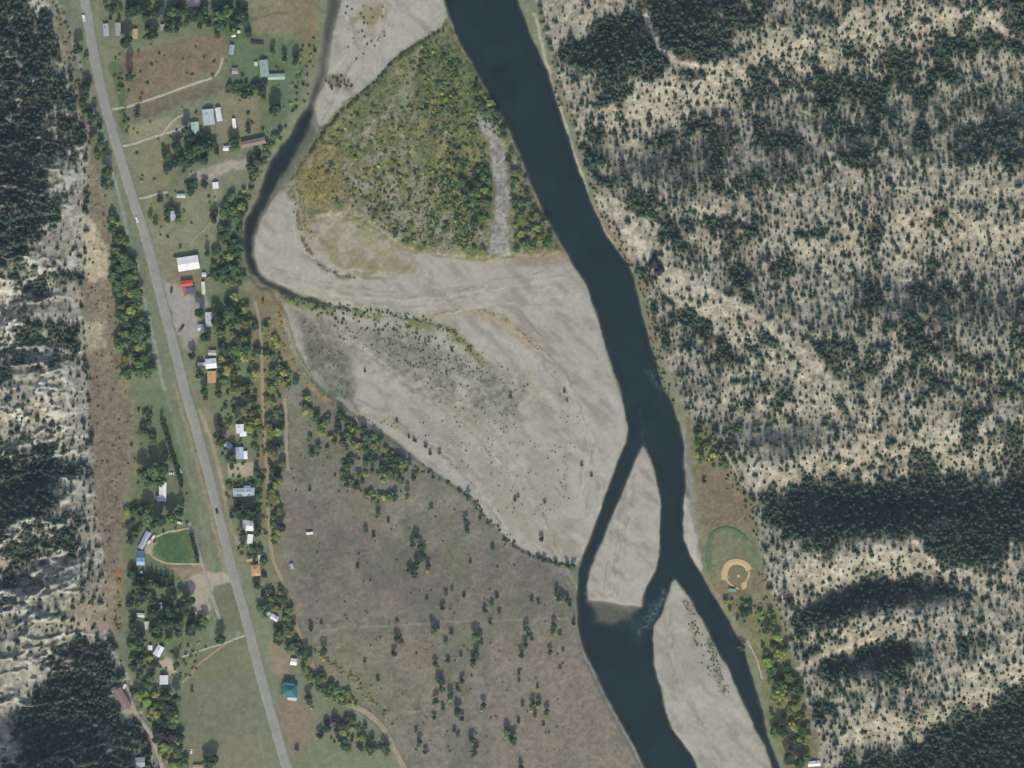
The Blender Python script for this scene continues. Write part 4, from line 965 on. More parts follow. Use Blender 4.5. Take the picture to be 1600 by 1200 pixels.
building("outbuilding", "long mauve brown roofed building slanting along the forest edge", "outbuilding", 192, 1091, [(0,0,12,34,30,(150,122,118),3.6,'gable',(130,110,100)),(-13,-13,9,8,30,(146,124,122),3.0,'gable')], "the mauve roofed building")
building("shed", "pale grey green shed under trees at the bottom left", "shed", 219, 1191, [(0,0,15,15,3,(160,180,176),2.8,'gable')], "the pale shed at the bottom")
building("shed", "small rusty brown roofed shed left of the fenced plot", "shed", 277, 1162, [(0,0,10,6,0,(150,116,92),2.4,'gable')])
building("shed", "small mauve shed near the bottom edge by the plot corner", "shed", 289, 1189, [(0,0,9,7,0,(136,112,104),2.4,'gable')])
building("shed", "tan roofed shed on the bottom edge left of the highway", "shed", 309, 1199, [(0,0,14,8,0,(206,178,132),2.5,'gable')], "the tan shed at the bottom")
building("house", "small white house hidden in trees right of the highway", "house", 429, 965, [(0,0,12,8,-30,(226,226,230),2.8,'gable'),(-9,-6,9,5,-10,(190,190,190),2.4,'flat')], "the white house in the trees")
building("shed", "small bright white shed above the teal roofed house", "shed", 459, 1034, [(0,0,10,10,-8,(246,246,250),2.8,'gable')], "the white shed above the teal roof")
building("house", "house with a dark teal hipped metal roof beside the highway", "house", 452.5, 1076, [(0,2,24,20,-6,(44,116,118),3.6,'hip',(120,140,140),.5),(0,-9,17,13,-6,(40,98,104),3.4,'gable',(120,140,140),.6),(4,16,15,5,-6,(206,220,222),2.5,'flat')], "the teal roofed house")
building("shed", "small blue grey shed at the left edge of the dry field", "shed", 456, 885, [(0,0,6,9,10,(158,178,190),2.4,'flat')], "the blue grey shed by the field")
building("house", "white roofed house on the bottom edge at the foot of the right hills", "house", 1272, 1193, [(0,0,19,8,4,(240,240,240),2.8,'gable')], "the white house at the bottom right")
building("dugout", "small teal roofed dugout below the home plate of the ball field", "dugout", 1144, 922, [(0,0,12,5,-6,(120,166,164),2.3,'flat')], "the teal dugout")

# ------------------------------------------------------------------ vehicles and caravans
def vehicle(name, label, ix, iy, rot, rgb, L=4.8, Wd=2.0, van=False, lift=0.0, cat="car"):
    x, y, z = W3(ix, iy, lift); root = empty(name, (x, y, z), R(rot)); tag(root, label, cat)
    body = paint(rgb, .3, .05, .8, 0, 0, .5); blk = paint((28,28,30), .7)
    l, w = L / 2, Wd / 2; hb = .95; ht = 2.3 if van else 1.5
    b = MB(); pr = [(-l,.35),(-l,hb),(l*.95,hb-.12),(l,.6),(l,.35)]
    n = len(pr); b.add([(a, -w, c) for a, c in pr] + [(a, w, c) for a, c in pr], [tuple(range(n)), tuple(range(2*n-1, n-1, -1))] + [(i, i+n, (i+1) % n+n, (i+1) % n) for i in range(n)])
    b.build("body", body, root)
    c0, c1 = (-l*.95, l*.55) if van else (-l*.62, l*.28)
    b = MB(); b.add([(c0,-w*.95,hb-.02),(c1+.5,-w*.95,hb-.02),(c1+.5,w*.95,hb-.02),(c0,w*.95,hb-.02),(c0+.3,-w*.78,ht),(c1-.1,-w*.78,ht),(c1-.1,w*.78,ht),(c0+.3,w*.78,ht)],
                    [(0,3,2,1),(0,1,5,4),(1,2,6,5),(2,3,7,6),(3,0,4,7),(4,5,6,7)]); cabin = b.build("cabin_glass", GLASS, root)
    MB().box(c0+.25, c1-.05, -w*.8, w*.8, ht, ht+.06).build("cabin_roof", body, root)
    for sx in (-.6, .62):
        for sy in (-1, 1): MB().tube((l*sx, sy*(w-.22), .34), (l*sx, sy*(w+.02), .34), .34, .34, 12).build("wheel", blk, root)
    for sy in (-1, 1):
        MB().box(l-.05, l+.03, sy*w*.7-.15, sy*w*.7+.15, .62, .78).build("headlight", paint((240,240,225), .2), root)
        MB().box(-l-.03, -l+.05, sy*w*.75-.12, sy*w*.75+.12, .62, .8).build("tail_light", paint((150,30,26), .3), root)
    return root
vehicle("van", "white van driving on the highway near the top edge", 131, 28, -81, (244,244,244), 6.0, 2.5, True, .24, "van")
vehicle("car", "white car on the highway left of the lilac grey house", 214, 343, -73, (244,244,244), 5.2, 2.2, False, .24)
vehicle("car", "dark car on the highway left of the wide blue grey house", 339, 799, -75, (40,44,50), 4.8, 2.0, False, .24)
vehicle("pickup_truck", "dark brown pickup parked in the gravel pullout beside the red store", 268, 453, 85, (70,60,58), 5.6, 2.3, False, 0, "pickup")
vehicle("pickup_truck", "dark pickup towing a small trailer in the gravel pullout", 285, 511, 60, (66,66,62), 5.2, 2.1, False, 0, "pickup")
vehicle("car", "tan car parked behind the dark pickup in the pullout", 281, 517, 60, (150,136,104), 4.6, 2.0)
vehicle("camper_van", "large cream camper van at the upper end of the oval drive", 240, 839, 60, (240,232,214), 6.2, 2.6, True, 0.12, "camper")
vehicle("camper_van", "cream camper van parked below another on the oval drive", 234, 846, 50, (236,228,208), 5.8, 2.5, True, 0.12, "camper")
vehicle("car", "white car parked beside the hedge near the narrow white house", 282, 735, -70, (236,238,236), 4.8, 2.1)
vehicle("car", "white car parked at the corner above the narrow white house", 268, 740, 0, (236,238,236), 4.6, 2.0)
vehicle("van", "white van parked by the frontage lane above the oval lawn", 281, 817, -15, (232,230,220), 5.4, 2.3, True, 0, "van")
vehicle("car", "white car beside the bottom left plot", 299, 1174, 85, (240,240,240), 4.6, 2.0)
vehicle("car", "red car parked in front of the orange roofed house lot", 343, 657, 60, (140,80,84), 4.8, 2.0)
def caravan(label, ix, iy, rot, L=6.5):
    x, y, z = W3(ix, iy); root = empty("caravan", (x, y, z), R(rot)); tag(root, label, "caravan")
    wht = paint((240,240,238), .4, .05); l = L / 2
    b = MB(); pr = [(-1.2,.5),(1.2,.5),(1.25,2.3),(1.0,2.6),(-1.0,2.6),(-1.25,2.3)]; n = 6
    b.add([(-l, a, c) for a, c in pr] + [(l, a, c) for a, c in pr], [tuple(range(n-1, -1, -1)), tuple(range(n, 2*n))] + [(i, (i+1) % n, (i+1) % n+n, i+n) for i in range(n)]); b.build("body", wht, root)
    for sx in (-.5, .45): MB().box(l*sx-.5, l*sx+.5, -1.29, -1.2, 1.4, 2.0).build("window", GLASS, root)
    for sy in (-1, 1): MB().tube((0, sy*1.0, .35), (0, sy*1.24, .35), .35, .35, 12).build("wheel", paint((28,28,30), .7), root)
    MB().tube((l, 0, .55), (l+1.3, 0, .5), .07, .07, 6).build("drawbar", paint((60,60,62), .5), root)
    MB().box(-.5, .5, -.35, .35, 2.6, 2.8).build("roof_vent", paint((205,205,205), .5), root)
caravan("small white caravan standing alone in the dry field", 484, 833, 5)
caravan("small pale caravan beside the mauve roofed building", 194, 1073, 60, 5.5)
LANDMARKS.append((484, 833, "the lone caravan in the field"))

def crag(label, ix, iy, r, h, rgb, seed):  # added rock standing in for a shadowed hollow, shade put into its dark colour
    g = np.random.default_rng(seed); b_ = MB(); n = 14; rings = 6; vs = []; ph = g.random(8) * 6.28
    for k in range(rings + 1):
        t = k / rings
        for i in range(n):
            a = 2 * math.pi * i / n
            rr = r * (1 - .78 * t ** 1.3) * (1 + .22 * math.sin(3 * a + ph[0]) + .14 * math.sin(5 * a + ph[1] + 2 * t) + .2 * (g.random() - .5))
            vs.append((rr * math.cos(a) * .8, rr * math.sin(a) * 1.15, -2 + (h + 2) * t + .9 * (g.random() - .5)))
    fs = [(k*n + i, k*n + (i+1) % n, (k+1)*n + (i+1) % n, (k+1)*n + i) for k in range(rings) for i in range(n)] + [tuple(range(rings*n, rings*n + n))]
    o = b_.add(vs, fs).build("shade_crag", paint(rgb, .95, .3, .4, 0, .6, .1)); x, y, z = W3(ix, iy); o.location = (x, y, z)
    tag(o, label, "rock")
crag("large added crag, coloured dark for shade, at the upper end of the pale bare ridge", 1022, 410, 6.5, 15, (62,64,70), 1)
crag("smaller added crag, coloured dark for shade, leaning on the large one on the pale ridge", 1032, 422, 5.0, 11, (66,66,70), 2)
# ------------------------------------------------------------------ vegetation
fm, nt, p = node_mat("foliage")
at = N(nt, "ShaderNodeAttribute"); at.attribute_name = "Col"
oi = N(nt, "ShaderNodeObjectInfo"); nz = noise_node(nt, 0.5, 3)
f = math_node(nt, 'MULTIPLY', ramp(nt, nz.outputs[0], 0.75, 1.25), ramp(nt, oi.outputs["Random"], 0.85, 1.15, 0, 1))
cs = mul_col(nt, at.outputs["Color"], f)  # leaf colour x clump x tree variation
nt.links.new(cs, p.inputs["Base Color"]); p.inputs["Roughness"].default_value = 0.8; p.inputs["Specular IOR Level"].default_value = 0.15
tl = N(nt, "ShaderNodeBsdfTranslucent"); nt.links.new(cs, tl.inputs[0]); mx = N(nt, "ShaderNodeMixShader"); mx.inputs[0].default_value = 0.38
nt.links.new(p.outputs[0], mx.inputs[1]); nt.links.new(tl.outputs[0], mx.inputs[2]); nt.links.new(mx.outputs[0], nt.nodes["Material Output"].inputs[0])
bark = paint((92,78,66), .95, .3, 2.0, 0, .4, .1)

def leaf_template(n, seed, lobes=7, leaf=0.24, z0=0.22, tall=False):
    """unit crown (radius 1, height 1): leaf clumps spread over several lobes. returns verts, tris, brightness"""
    g = np.random.default_rng(seed); C = []
    for i in range(lobes):
        a = 2 * math.pi * (i + g.random()) / lobes; r = 0.52 * math.sqrt(g.random()) + (0 if tall else .12)
        zz = z0 + .22 + (0.75 - z0) * g.random()
        C.append((r * math.cos(a) * (.8 if tall else 1), r * math.sin(a) * (.8 if tall else 1), zz, .34 + .2 * g.random()))
    C = np.array(C); k = g.integers(0, lobes, n)
    d = g.normal(size=(n, 3)); d[:, 2] = np.abs(d[:, 2]) * .9 - .25; d /= np.linalg.norm(d, axis=1, keepdims=True)
    rr = C[k, 3] * (.55 + .5 * g.random(n) ** .5)
    c = C[k, :3] + d * rr[:, None] * np.array([1, 1, .62])
    nrm = .7 * d + np.array([0, 0, .8]) + .45 * g.normal(size=(n, 3)); nrm /= np.linalg.norm(nrm, axis=1, keepdims=True)
    t = np.cross(nrm, g.normal(size=(n, 3))); t /= np.linalg.norm(t, axis=1, keepdims=True); b = np.cross(nrm, t)
    s = leaf * (.6 + .8 * g.random(n))[:, None]
    sc = np.array([1, 1, .6])
    v = np.stack([c - (t + .3 * b) * s * sc, c + (b - .2 * t) * s * sc, c + (t + .2 * b) * s * sc, c - (b - .3 * t) * s * sc], 1).reshape(-1, 3)
    v[:, 2] = np.clip(v[:, 2], .02, 1.12)
    q = np.arange(n)[:, None] * 4; tris = np.concatenate([q + [0, 1, 2], q + [0, 2, 3]], 1).reshape(-1, 3)
    lobe_l = .8 + .4 * g.random(lobes)
    br = np.repeat(lobe_l[k] * (.8 + .4 * g.random(n)), 4)
    return v, tris, br
def pine_template(seed, tiers=6, pts=7, narrow=1.0):
    g = np.random.default_rng(seed); vs = []; fs = []; br = []
    for i in range(tiers):
        t = i / (tiers - 1); zt = .28 + .72 * (t * .93 + .07); zb = .10 + .74 * t; r = (1.0 - t ** 1.7) * .92 + .14
        b = len(vs); vs.append((.06 * (g.random() - .5), .06 * (g.random() - .5), min(zt + .06, 1.0))); br.append(1.0)
        a0 = g.random() * 6.28; n = pts * 2
        for k in range(n):
            rr = r * ((.78 + .36 * g.random()) if k % 2 == 0 else (.42 + .2 * g.random()))
            a = a0 + 2 * math.pi * k / n + .2 * (g.random() - .5)
            vs.append((rr * math.cos(a), rr * math.sin(a), zb + (.0 if k % 2 == 0 else .07) + .05 * (g.random() - .5))); br.append(.75 + .5 * g.random())
        for k in range(n): fs.append((b, b + 1 + k, b + 1 + (k + 1) % n))
    return np.array(vs), np.array(fs), np.array(br)

LEAF = {'pine_tree': 1.7, 'broadleaf_tree': 1.75, 'poplar': 1.5, 'shrub': 1.6}
PAL = {'pine': (58,78,62), 'pine2': (50,70,60), 'pine3': (70,86,64), 'green': (84,108,66), 'dgreen': (62,84,58), 'lime': (122,138,70), 'yellow': (152,148,78), 'olive': (108,112,66),
       'ochre': (128,116,70), 'rust': (122,92,70), 'sage': (104,110,92), 'greyshrub': (92,92,78), 'purple': (74,66,72)}
TP = {'pine_tree': [pine_template(100 + i, 4 + i % 2, 5 + i % 2) for i in range(5)],
      'broadleaf_tree': [leaf_template(230, 200 + i, 7 + i % 3) for i in range(5)],
      'poplar': [leaf_template(260, 230 + i, 9, .30, .08, True) for i in range(3)],
      'shrub': [leaf_template(46, 260 + i, 4, .42, .0) for i in range(4)]}
TPM = dict(TP); TPM['broadleaf_tree'] = [leaf_template(120, 290 + i, 6 + i % 3, .31) for i in range(5)]      # lighter crowns for the massed groves
TREES = []          # dict(kind, ix, iy, r (m), h (m), pal, w)
def add(kind, ix, iy, r, h, pal, w=0.0, vis=None):
    TREES.append(dict(k=kind, ix=ix, iy=iy, r=r, h=h, pal=pal, w=w + r))

# --- hillside pines from the density map
dgrid = DENS
cell = 6.0; occ = {}
Nc = 140000
cx = rng.random(Nc) * 1720 - 60; cy = rng.random(Nc) * 1320 - 60
DI = np.where(core, DENS, 0)
pxs, pys = plan(cx, cy)
dv = bilin(DI, gx, gy, pxs, pys); hm = bilin(hillm.astype(float), gx, gy, pxs, pys)
dwv = bilin(np.minimum(DW, 50), gx, gy, pxs, pys)
keepout = np.zeros(Nc, bool)
for a, c_, _ in LANDMARKS: keepout |= (cx - a) ** 2 + (cy - c_) ** 2 < 13 ** 2
keepout |= seg_dist([(183,1074),(192,1091),(202,1108),(196,1122)], cx, cy + 0, False) < 12
keepout |= seg_dist([(196,1070),(203,1090),(212,1114),(222,1128),(233,1142),(241,1160),(248,1180),(255,1205)], cx, cy, False) < 9
for i in range(Nc):
    d = dv[i]
    if hm[i] < .5 or d < .03 or dwv[i] < 6: continue
    if keepout[i]: continue
    sp = 5.0 + 13.0 * (1 - d) ** 1.3
    x, y = cx[i], cy[i]; k0, k1 = int(x // cell), int(y // cell); R_ = int(sp // cell) + 1; ok = True
    for a in range(k0 - R_, k0 + R_ + 1):
        for b in range(k1 - R_, k1 + R_ + 1):
            for (qx, qy, qs) in occ.get((a, b), ()):
                s_ = min(sp, qs) * .5 + max(sp, qs) * .5 if d < .8 else min(sp, qs)
                if (qx - x) ** 2 + (qy - y) ** 2 < s_ * s_ * (.45 + .55 * ((i * 7919) % 100) / 100): ok = False; break
            if not ok: break
        if not ok: break
    if not ok: continue
    occ.setdefault((k0, k1), []).append((x, y, sp))
    g = rnd.random()
    if d < .8 and g < .28:
        r = rnd.uniform(.8, 1.5); add('pine_tree', x, y, r, r * 2.3, 'pine3')
    else:
        r = (1.2 + 2.1 * rnd.random() ** 1.5) * (1.15 if d > .8 else 1.0); add('pine_tree', x, y, r, r * rnd.uniform(2.6, 3.7), rnd.choice(['pine', 'pine', 'pine2', 'pine3']))

for t in [t for t in TREES]:                      # many pines stand in twos and threes
    for _ in range(2):
        if t['r'] > 1.6 and rnd.random() < .26:
            a = rnd.random() * 6.28; q = rnd.uniform(3.2, 5.5); r = t['r'] * rnd.uniform(.6, 1.0)
            add('pine_tree', t['ix'] + q * math.cos(a), t['iy'] + q * math.sin(a), r, r * rnd.uniform(2.4, 3.2), rnd.choice(['pine', 'pine2', 'pine3']))

def pick(pal):
    t = sum(w for _, w in pal); x = rnd.random() * t
    for n_, w in pal:
        x -= w
        if x <= 0: return n_
    return pal[-1][0]
BLOCK = [(b[0], b[1], 11) for b in LANDMARKS]
def scatter(poly, n, kind, rr, pal, hr=(1.5, 2.1), sp=.8, clump=0.0, seed=0):
    if kind != 'shrub': rr = (rr[0] * .62, rr[1] * 1.15); sp *= .72; n = int(n * 1.25)
    P = np.asarray(poly, float); x0, y0 = P.min(0); x1, y1 = P.max(0); pts = []; grid = {}
    M = n * 40; xs = x0 + (x1 - x0) * rng.random(M); ys = y0 + (y1 - y0) * rng.random(M)
    ok = inside(P, xs, ys)
    if clump > 0: ok &= vnoise(xs, ys, 22, 700 + seed) > clump * .5 - .25 + .2 * (rng.random(M) - .5)
    for a, b, c in BLOCK: ok &= (xs - a) ** 2 + (ys - b) ** 2 > (c + 3) ** 2
    C_ = 2 * rr[1] / S * sp
    for x, y in zip(xs[ok], ys[ok]):
        r = rnd.uniform(*rr); k0, k1 = int(x // C_), int(y // C_)
        if any((x-a)**2 + (y-b)**2 < ((r + c) / S * sp) ** 2 for i in (-1, 0, 1) for j in (-1, 0, 1) for a, b, c in grid.get((k0 + i, k1 + j), ())): continue
        grid.setdefault((k0, k1), []).append((x, y, r)); pts.append(1)
        add(kind, x, y, r, r * rnd.uniform(*hr), pick(pal))
        if len(pts) >= n: break
G1 = [('green', 5), ('dgreen', 4), ('lime', 1), ('olive', 1)]; G2 = [('green', 5), ('dgreen', 4), ('lime', 2), ('yellow', 1), ('olive', 2)]; G3 = [('lime', 3), ('yellow', 1), ('green', 4), ('olive', 3), ('dgreen', 2)]
DK = [('dgreen', 5), ('pine', 3), ('green', 2)]
BL = 'broadleaf_tree'
scatter([(176,330),(192,348),(213,420),(238,540),(242,588),(192,590),(180,500),(174,420)], 85, BL, (2.6,4.4), G1, (1.6,2.4), .7)
scatter([(128,60),(138,70),(148,150),(165,230),(180,290),(166,300),(146,230),(132,150)], 20, BL, (2.2,3.6), G1, (1.6,2.2), .9)
scatter([(352,312),(385,292),(402,262),(396,300),(380,340),(374,400),(386,436),(360,448),(330,432),(338,380)], 62, BL, (2.2,3.8), G1, (1.5,2.1), .72)
scatter([(332,476),(366,462),(396,480),(404,560),(404,640),(408,720),(404,800),(396,690),(360,650),(348,600),(345,530)], 80, BL, (2.2,4.0), G2, (1.5,2.2), .74)
scatter([(414,480),(428,520),(440,560),(465,596),(440,625),(442,720),(438,860),(428,850),(420,760),(416,640),(414,560)], 72, BL, (1.8,3.4), G2, (1.5,2.1), .78)
scatter([(456,612),(490,622),(540,652),(590,684),(640,722),(662,742),(640,760),(600,745),(560,715),(520,690),(490,665)], 78, BL, (1.9,3.4), G2, (1.6,2.3), .7)
scatter([(480,680),(540,690),(600,750),(620,790),(580,790),(540,750),(490,730)], 34, BL, (1.8,3.0), G3, (1.5,2.0), .95, .3)
scatter([(398,915),(440,915),(452,950),(468,1000),(484,1035),(470,1040),(430,1000),(408,960)], 42, BL, (2.2,4.0), G1, (1.6,2.2), .72)
scatter([(480,1020),(505,1050),(550,1085),(560,1110),(520,1095),(490,1075),(470,1060)], 30, BL, (1.8,3.2), G3, (1.5,2.0), .8)
scatter([(505,1130),(545,1118),(590,1150),(600,1175),(560,1185),(520,1160)], 32, BL, (1.8,3.2), [('dgreen',4),('green',2),('purple',2),('lime',2)], (1.6,2.3), .8)
scatter([(722,262),(768,262),(772,300),(765,345),(735,352),(720,300)], 34, BL, (2.2,3.6), G1, (1.3,1.8), .7)
scatter([(790,225),(812,250),(842,325),(868,375),(850,395),(805,392),(800,300)], 52, BL, (1.8,3.2), G1, (1.3,1.8), .75)
scatter([(745,125),(765,150),(800,215),(785,205),(760,180),(740,150)], 22, BL, (1.7,2.8), G1, (1.3,1.8), .8)
scatter([(1190,1000),(1215,980),(1240,1060),(1262,1120),(1275,1190),(1230,1190),(1205,1130),(1195,1060)], 60, BL, (2.2,4.2), [('lime',4),('green',3),('dgreen',4),('yellow',1)], (1.4,2.0), .74)
scatter([(1085,672),(1112,685),(1140,730),(1120,735),(1090,715)], 20, BL, (1.6,2.8), G3, (1.4,2.0), .85)
scatter([(1125,925),(1180,940),(1215,960),(1210,990),(1165,990),(1140,955)], 26, BL, (1.4,2.8), G3, (1.4,2.0), .9)
scatter([(160,0),(250,0),(330,10),(388,5),(392,55),(330,60),(300,50),(240,64),(225,30),(195,28),(165,30)], 46, BL, (2.6,4.4), DK, (1.6,2.6), .85)
scatter([(258,228),(300,210),(335,215),(345,245),(300,262),(262,290),(250,262)], 24, BL, (2.6,4.4), DK, (1.6,2.4), .8)
scatter([(290,285),(330,285),(330,296),(292,300)], 7, BL, (2.6,4.0), DK); scatter([(370,130),(420,125),(420,150),(380,152)], 9, BL, (2.0,3.4), DK)
scatter([(205,880),(262,925),(325,960),(330,985),(262,1000),(215,1000),(200,940)], 52, BL, (2.4,4.2), DK, (1.8,2.6), .78)
scatter([(200,980),(240,1030),(250,1050),(236,1075),(212,1060),(200,1020)], 24, BL, (2.2,3.6), G1, (1.6,2.4), .8)
scatter([(215,1085),(262,1075),(275,1110),(285,1150),(300,1200),(262,1200),(240,1150),(225,1120)], 48, BL, (2.2,4.0), [('dgreen',5),('green',3),('lime',2),('yellow',1),('purple',1)], (1.6,2.4), .78)
scatter([(210,640),(235,640),(250,700),(225,690)], 10, BL, (2.2,3.4), G1); scatter([(195,800),(222,780),(222,835),(205,850)], 14, BL, (2.4,3.8), G1)
scatter([(362,800),(400,800),(400,812),(364,810)], 8, BL, (2.6,3.8), DK, (2.0,2.6)); scatter([(355,756),(400,754),(400,760),(356,761)], 12, 'shrub', (1.5,2.2), DK, (1.6,2.2), .6)
scatter([(395,850),(412,860),(416,900),(398,912)], 10, BL, (2.2,3.4), DK)
# explicit big trees: (x, y, r px, h m, palette)
for x, y, r, h, pal in [
 (224,738,9,18,'green'),(240,736,10,20,'green'),(255,732,9,18,'dgreen'),(232,752,8,15,'green'),(250,752,8,15,'green'),
 (232,808,9,18,'green'),(250,812,10,20,'dgreen'),(268,808,9,18,'green'),(281,800,7,16,'dgreen'),(240,822,7,14,'green'),
 (197,68,8,16,'dgreen'),(202,62,6,14,'dgreen'),(232,58,7,14,'dgreen'),(242,56,6,12,'dgreen'),(175,14,9,16,'dgreen'),(206,20,8,15,'dgreen'),(228,28,6,12,'dgreen'),
 (264,46,7,13,'dgreen'),(270,20,8,14,'green'),(285,18,9,15,'dgreen'),(302,28,8,14,'dgreen'),(312,26,7,13,'dgreen'),(378,24,9,14,'dgreen'),(342,26,9,12,'green'),(356,18,9,12,'green'),(345,42,8,10,'green'),
 (122,78,8,14,'dgreen'),(130,160,7,14,'dgreen'),(145,185,6,13,'dgreen'),(135,140,6,13,'dgreen'),(168,270,8,15,'dgreen'),
 (291,205,7,15,'dgreen'),(312,232,9,14,'dgreen'),(296,240,8,13,'dgreen'),(325,228,8,13,'dgreen'),(365,222,8,12,'dgreen'),(368,232,7,10,'green'),(392,262,7,12,'dgreen'),(402,255,6,11,'green'),
 (320,252,6,9,'dgreen'),(313,490,8,15,'dgreen'),(340,502,9,15,'dgreen'),(360,485,8,14,'dgreen'),(374,498,8,14,'dgreen'),(322,528,8,13,'dgreen'),(300,556,6,12,'dgreen'),(345,520,8,12,'green'),
 (345,580,6,12,'dgreen'),(312,585,7,13,'dgreen'),(346,690,8,16,'dgreen'),(340,680,6,14,'dgreen'),(362,716,9,15,'dgreen'),(342,616,6,12,'dgreen'),(320,612,6,12,'dgreen'),
 (372,800,8,16,'dgreen'),(384,804,8,16,'dgreen'),(394,800,7,15,'dgreen'),(402,832,6,14,'dgreen'),(404,824,6,13,'dgreen'),(380,834,6,11,'dgreen'),(430,700,6,11,'purple'),(434,745,6,12,'purple'),(440,824,7,12,'purple'),
 (344,998,8,13,'dgreen'),(276,1038,5,11,'dgreen'),(277,1090,7,18,'dgreen'),(300,1080,3,5,'green'),(262,1088,6,8,'dgreen'),(326,1192,10,14,'dgreen'),(334,1186,8,12,'dgreen'),(270,1150,7,10,'purple'),(245,1116,6,9,'yellow'),(238,1110,5,8,'yellow'),(274,1146,2.5,5,'yellow'),
 (282,928,5,8,'lime'),(290,945,8,15,'dgreen'),(300,938,6,13,'dgreen'),(265,955,8,15,'dgreen'),(280,975,8,14,'dgreen'),(256,972,8,14,'dgreen'),(300,980,7,12,'dgreen'),
 (1196,985,6,11,'dgreen'),(1218,1068,8,14,'dgreen'),(1215,1085,9,11,'lime'),(1228,1012,6,9,'dgreen'),(1248,1078,8,11,'dgreen'),(1222,1140,10,15,'dgreen'),(1210,1145,8,13,'green'),(1232,1185,9,14,'dgreen'),(1248,1192,8,13,'dgreen'),(1242,1105,6,9,'lime'),(1162,960,6,8,'dgreen'),(1158,1012,6,10,'dgreen'),
 (262,332,5,7,'dgreen'),(262,344,5,7,'dgreen'),(278,332,5,7,'dgreen'),(279,344,5,6,'green'),(268,326,5,7,'dgreen'),(235,338,4,6,'green'),(243,348,4,6,'dgreen'),(250,312,5,6,'dgreen'),(740,300,8,10,'green'),(745,285,7,10,'dgreen'),(742,350,6,8,'dgreen'),
 (464,1170,3.5,4,'purple'),(500,1148,6,8,'purple'),(452,1020,0.1,.1,'green')][:-1]:
    add(BL, x, y, r * S, h, pal, 2.0)
# upright poplars and hedges
for x, y, h in [(203,122,22),(426,80,9),(445,92,10),(461,98,12),(463,92,11),(428,172,16),(434,170,15),(424,174,13),(215,180,9),(324,397,9),(335,345,9),(332,338,8),(338,333,8),(388,205,9)]:
    add('poplar', x, y, 4.2 if h > 14 else 2.7, h, 'dgreen', 1.0)
for i in range(17):
    t = i / 16; add('poplar', 253 + 31 * t + rnd.uniform(-.6, .6), 656 + 104 * t, 2.1, rnd.uniform(6.0, 8.0), 'dgreen', .8)
for i in range(9):
    t = i / 8; add('poplar', 299 + 10 * t, 836 + 40 * t, 1.9, rnd.uniform(6, 7.5), 'dgreen', .8)
for i in range(10):
    add('pine_tree', 214 + i * 6.2 + rnd.uniform(-1, 1), 914 + rnd.uniform(-2.5, 2), rnd.uniform(2.6, 3.2), rnd.uniform(15, 19), 'pine2', 2.0)
for i in range(7):
    add('pine_tree', 216 + i * 7.2 + rnd.uniform(-1, 1), 900 + rnd.uniform(-3, 3), rnd.uniform(2.2, 2.8), rnd.uniform(9, 13), 'pine2', 2.0)
# field trees (x, y, size)
FT = [(542,757,5),(484,766,3.5),(572,828,4.5),(584,837,4),(591,802,5),(607,814,3.5),(617,777,6),(610,770,4),(637,774,5),(674,793,4),(727,814,5),(730,830,5),(770,856,4),(735,878,3),(559,886,3.5),(650,842,7),(645,850,6),(656,856,6),(660,870,7),(652,880,6),(640,890,6),(669,886,5),(648,898,6),(732,776,5),(431,801,4),
 (672,709,3.5),(665,697,3.5),(687,707,3.5),(647,688,3),(639,683,2.5),(620,659,3),(650,690,2),(697,928,4.5),(706,921,3),(725,931,3.5),(692,950,5),(667,936,3.5),(620,972,3),(620,998,6),(626,1003,4),(616,1021,6),(677,984,7),(684,980,4),(705,989,4),(697,1004,4),(757,953,4.5),(769,945,4.5),(780,958,4),(776,933,4),(766,974,4),(744,994,8),(750,1000,6),(744,1022,6),(740,1034,6),(720,1024,3.5),(700,1032,4.5),(680,1037,5),(685,1060,5),(722,1064,5),(715,1076,4),(704,1088,6),(691,1077,6),(690,1064,5),(681,1094,6),(692,1107,4.5),(715,1112,8),(722,1122,5),(679,1121,4.5),(710,1142,4),(716,1150,4),(737,1155,6),(656,1159,5.5),(665,1175,5),(650,1143,4),(756,1101,5.5),(792,1143,7),(797,1150,5),(486,982,5),(502,973,3),(506,1017,7),(591,1062,3.5),(570,1033,3),(601,1166,7),(606,1172,5),(482,1090,7),(484,1098,5),(510,1082,5),(541,1084,4.5),(742,1176,5),(745,1166,4),
 (831,938,4),(841,942,3.5),(870,925,5),(878,932,5),(886,938,5),(872,936,4),(890,945,4),(822,982,6),(825,990,4),(866,978,5.5),(863,990,4),(896,974,4),(875,992,4),(830,998,4),(821,1009,5.5),(815,1024,5.5),(859,1019,5),(880,1017,3),(875,1043,3),(811,1052,3.5),(811,1064,3),(840,1073,3),(817,1102,4),(832,1102,6),(841,1098,5),(854,1112,5.5),(836,1118,4),(810,1127,4),(849,1132,3),(802,1155,7),(814,1198,5),(858,1145,2),
 (846,842,5),(924,743,3),(882,612,3),(886,627,2.5),(805,781,3.5),(851,785,3),(909,726,3),(896,885,5),(886,883,5),(868,880,4),(850,874,4),(842,872,3.5),(810,776,2.5),(570,580,2.5),(798,620,4),(1100,752,4.5),(1096,712,5),(1094,722,4),(1112,718,4),(750,812,3)]
for x, y, r in FT:
    big = r >= 5
    r *= .88
    add(BL, x, y, r * S * .92, r * S * (2.6 if big else 2.1), rnd.choice(['dgreen', 'dgreen', 'pine', 'green']), .6)
    if big and rnd.random() < .75: add('shrub', x + rnd.uniform(-4, 4), y + r + rnd.uniform(1, 4), rnd.uniform(1.2, 2.0), rnd.uniform(1.2, 2.0), rnd.choice(['lime', 'yellow', 'olive']), .3)
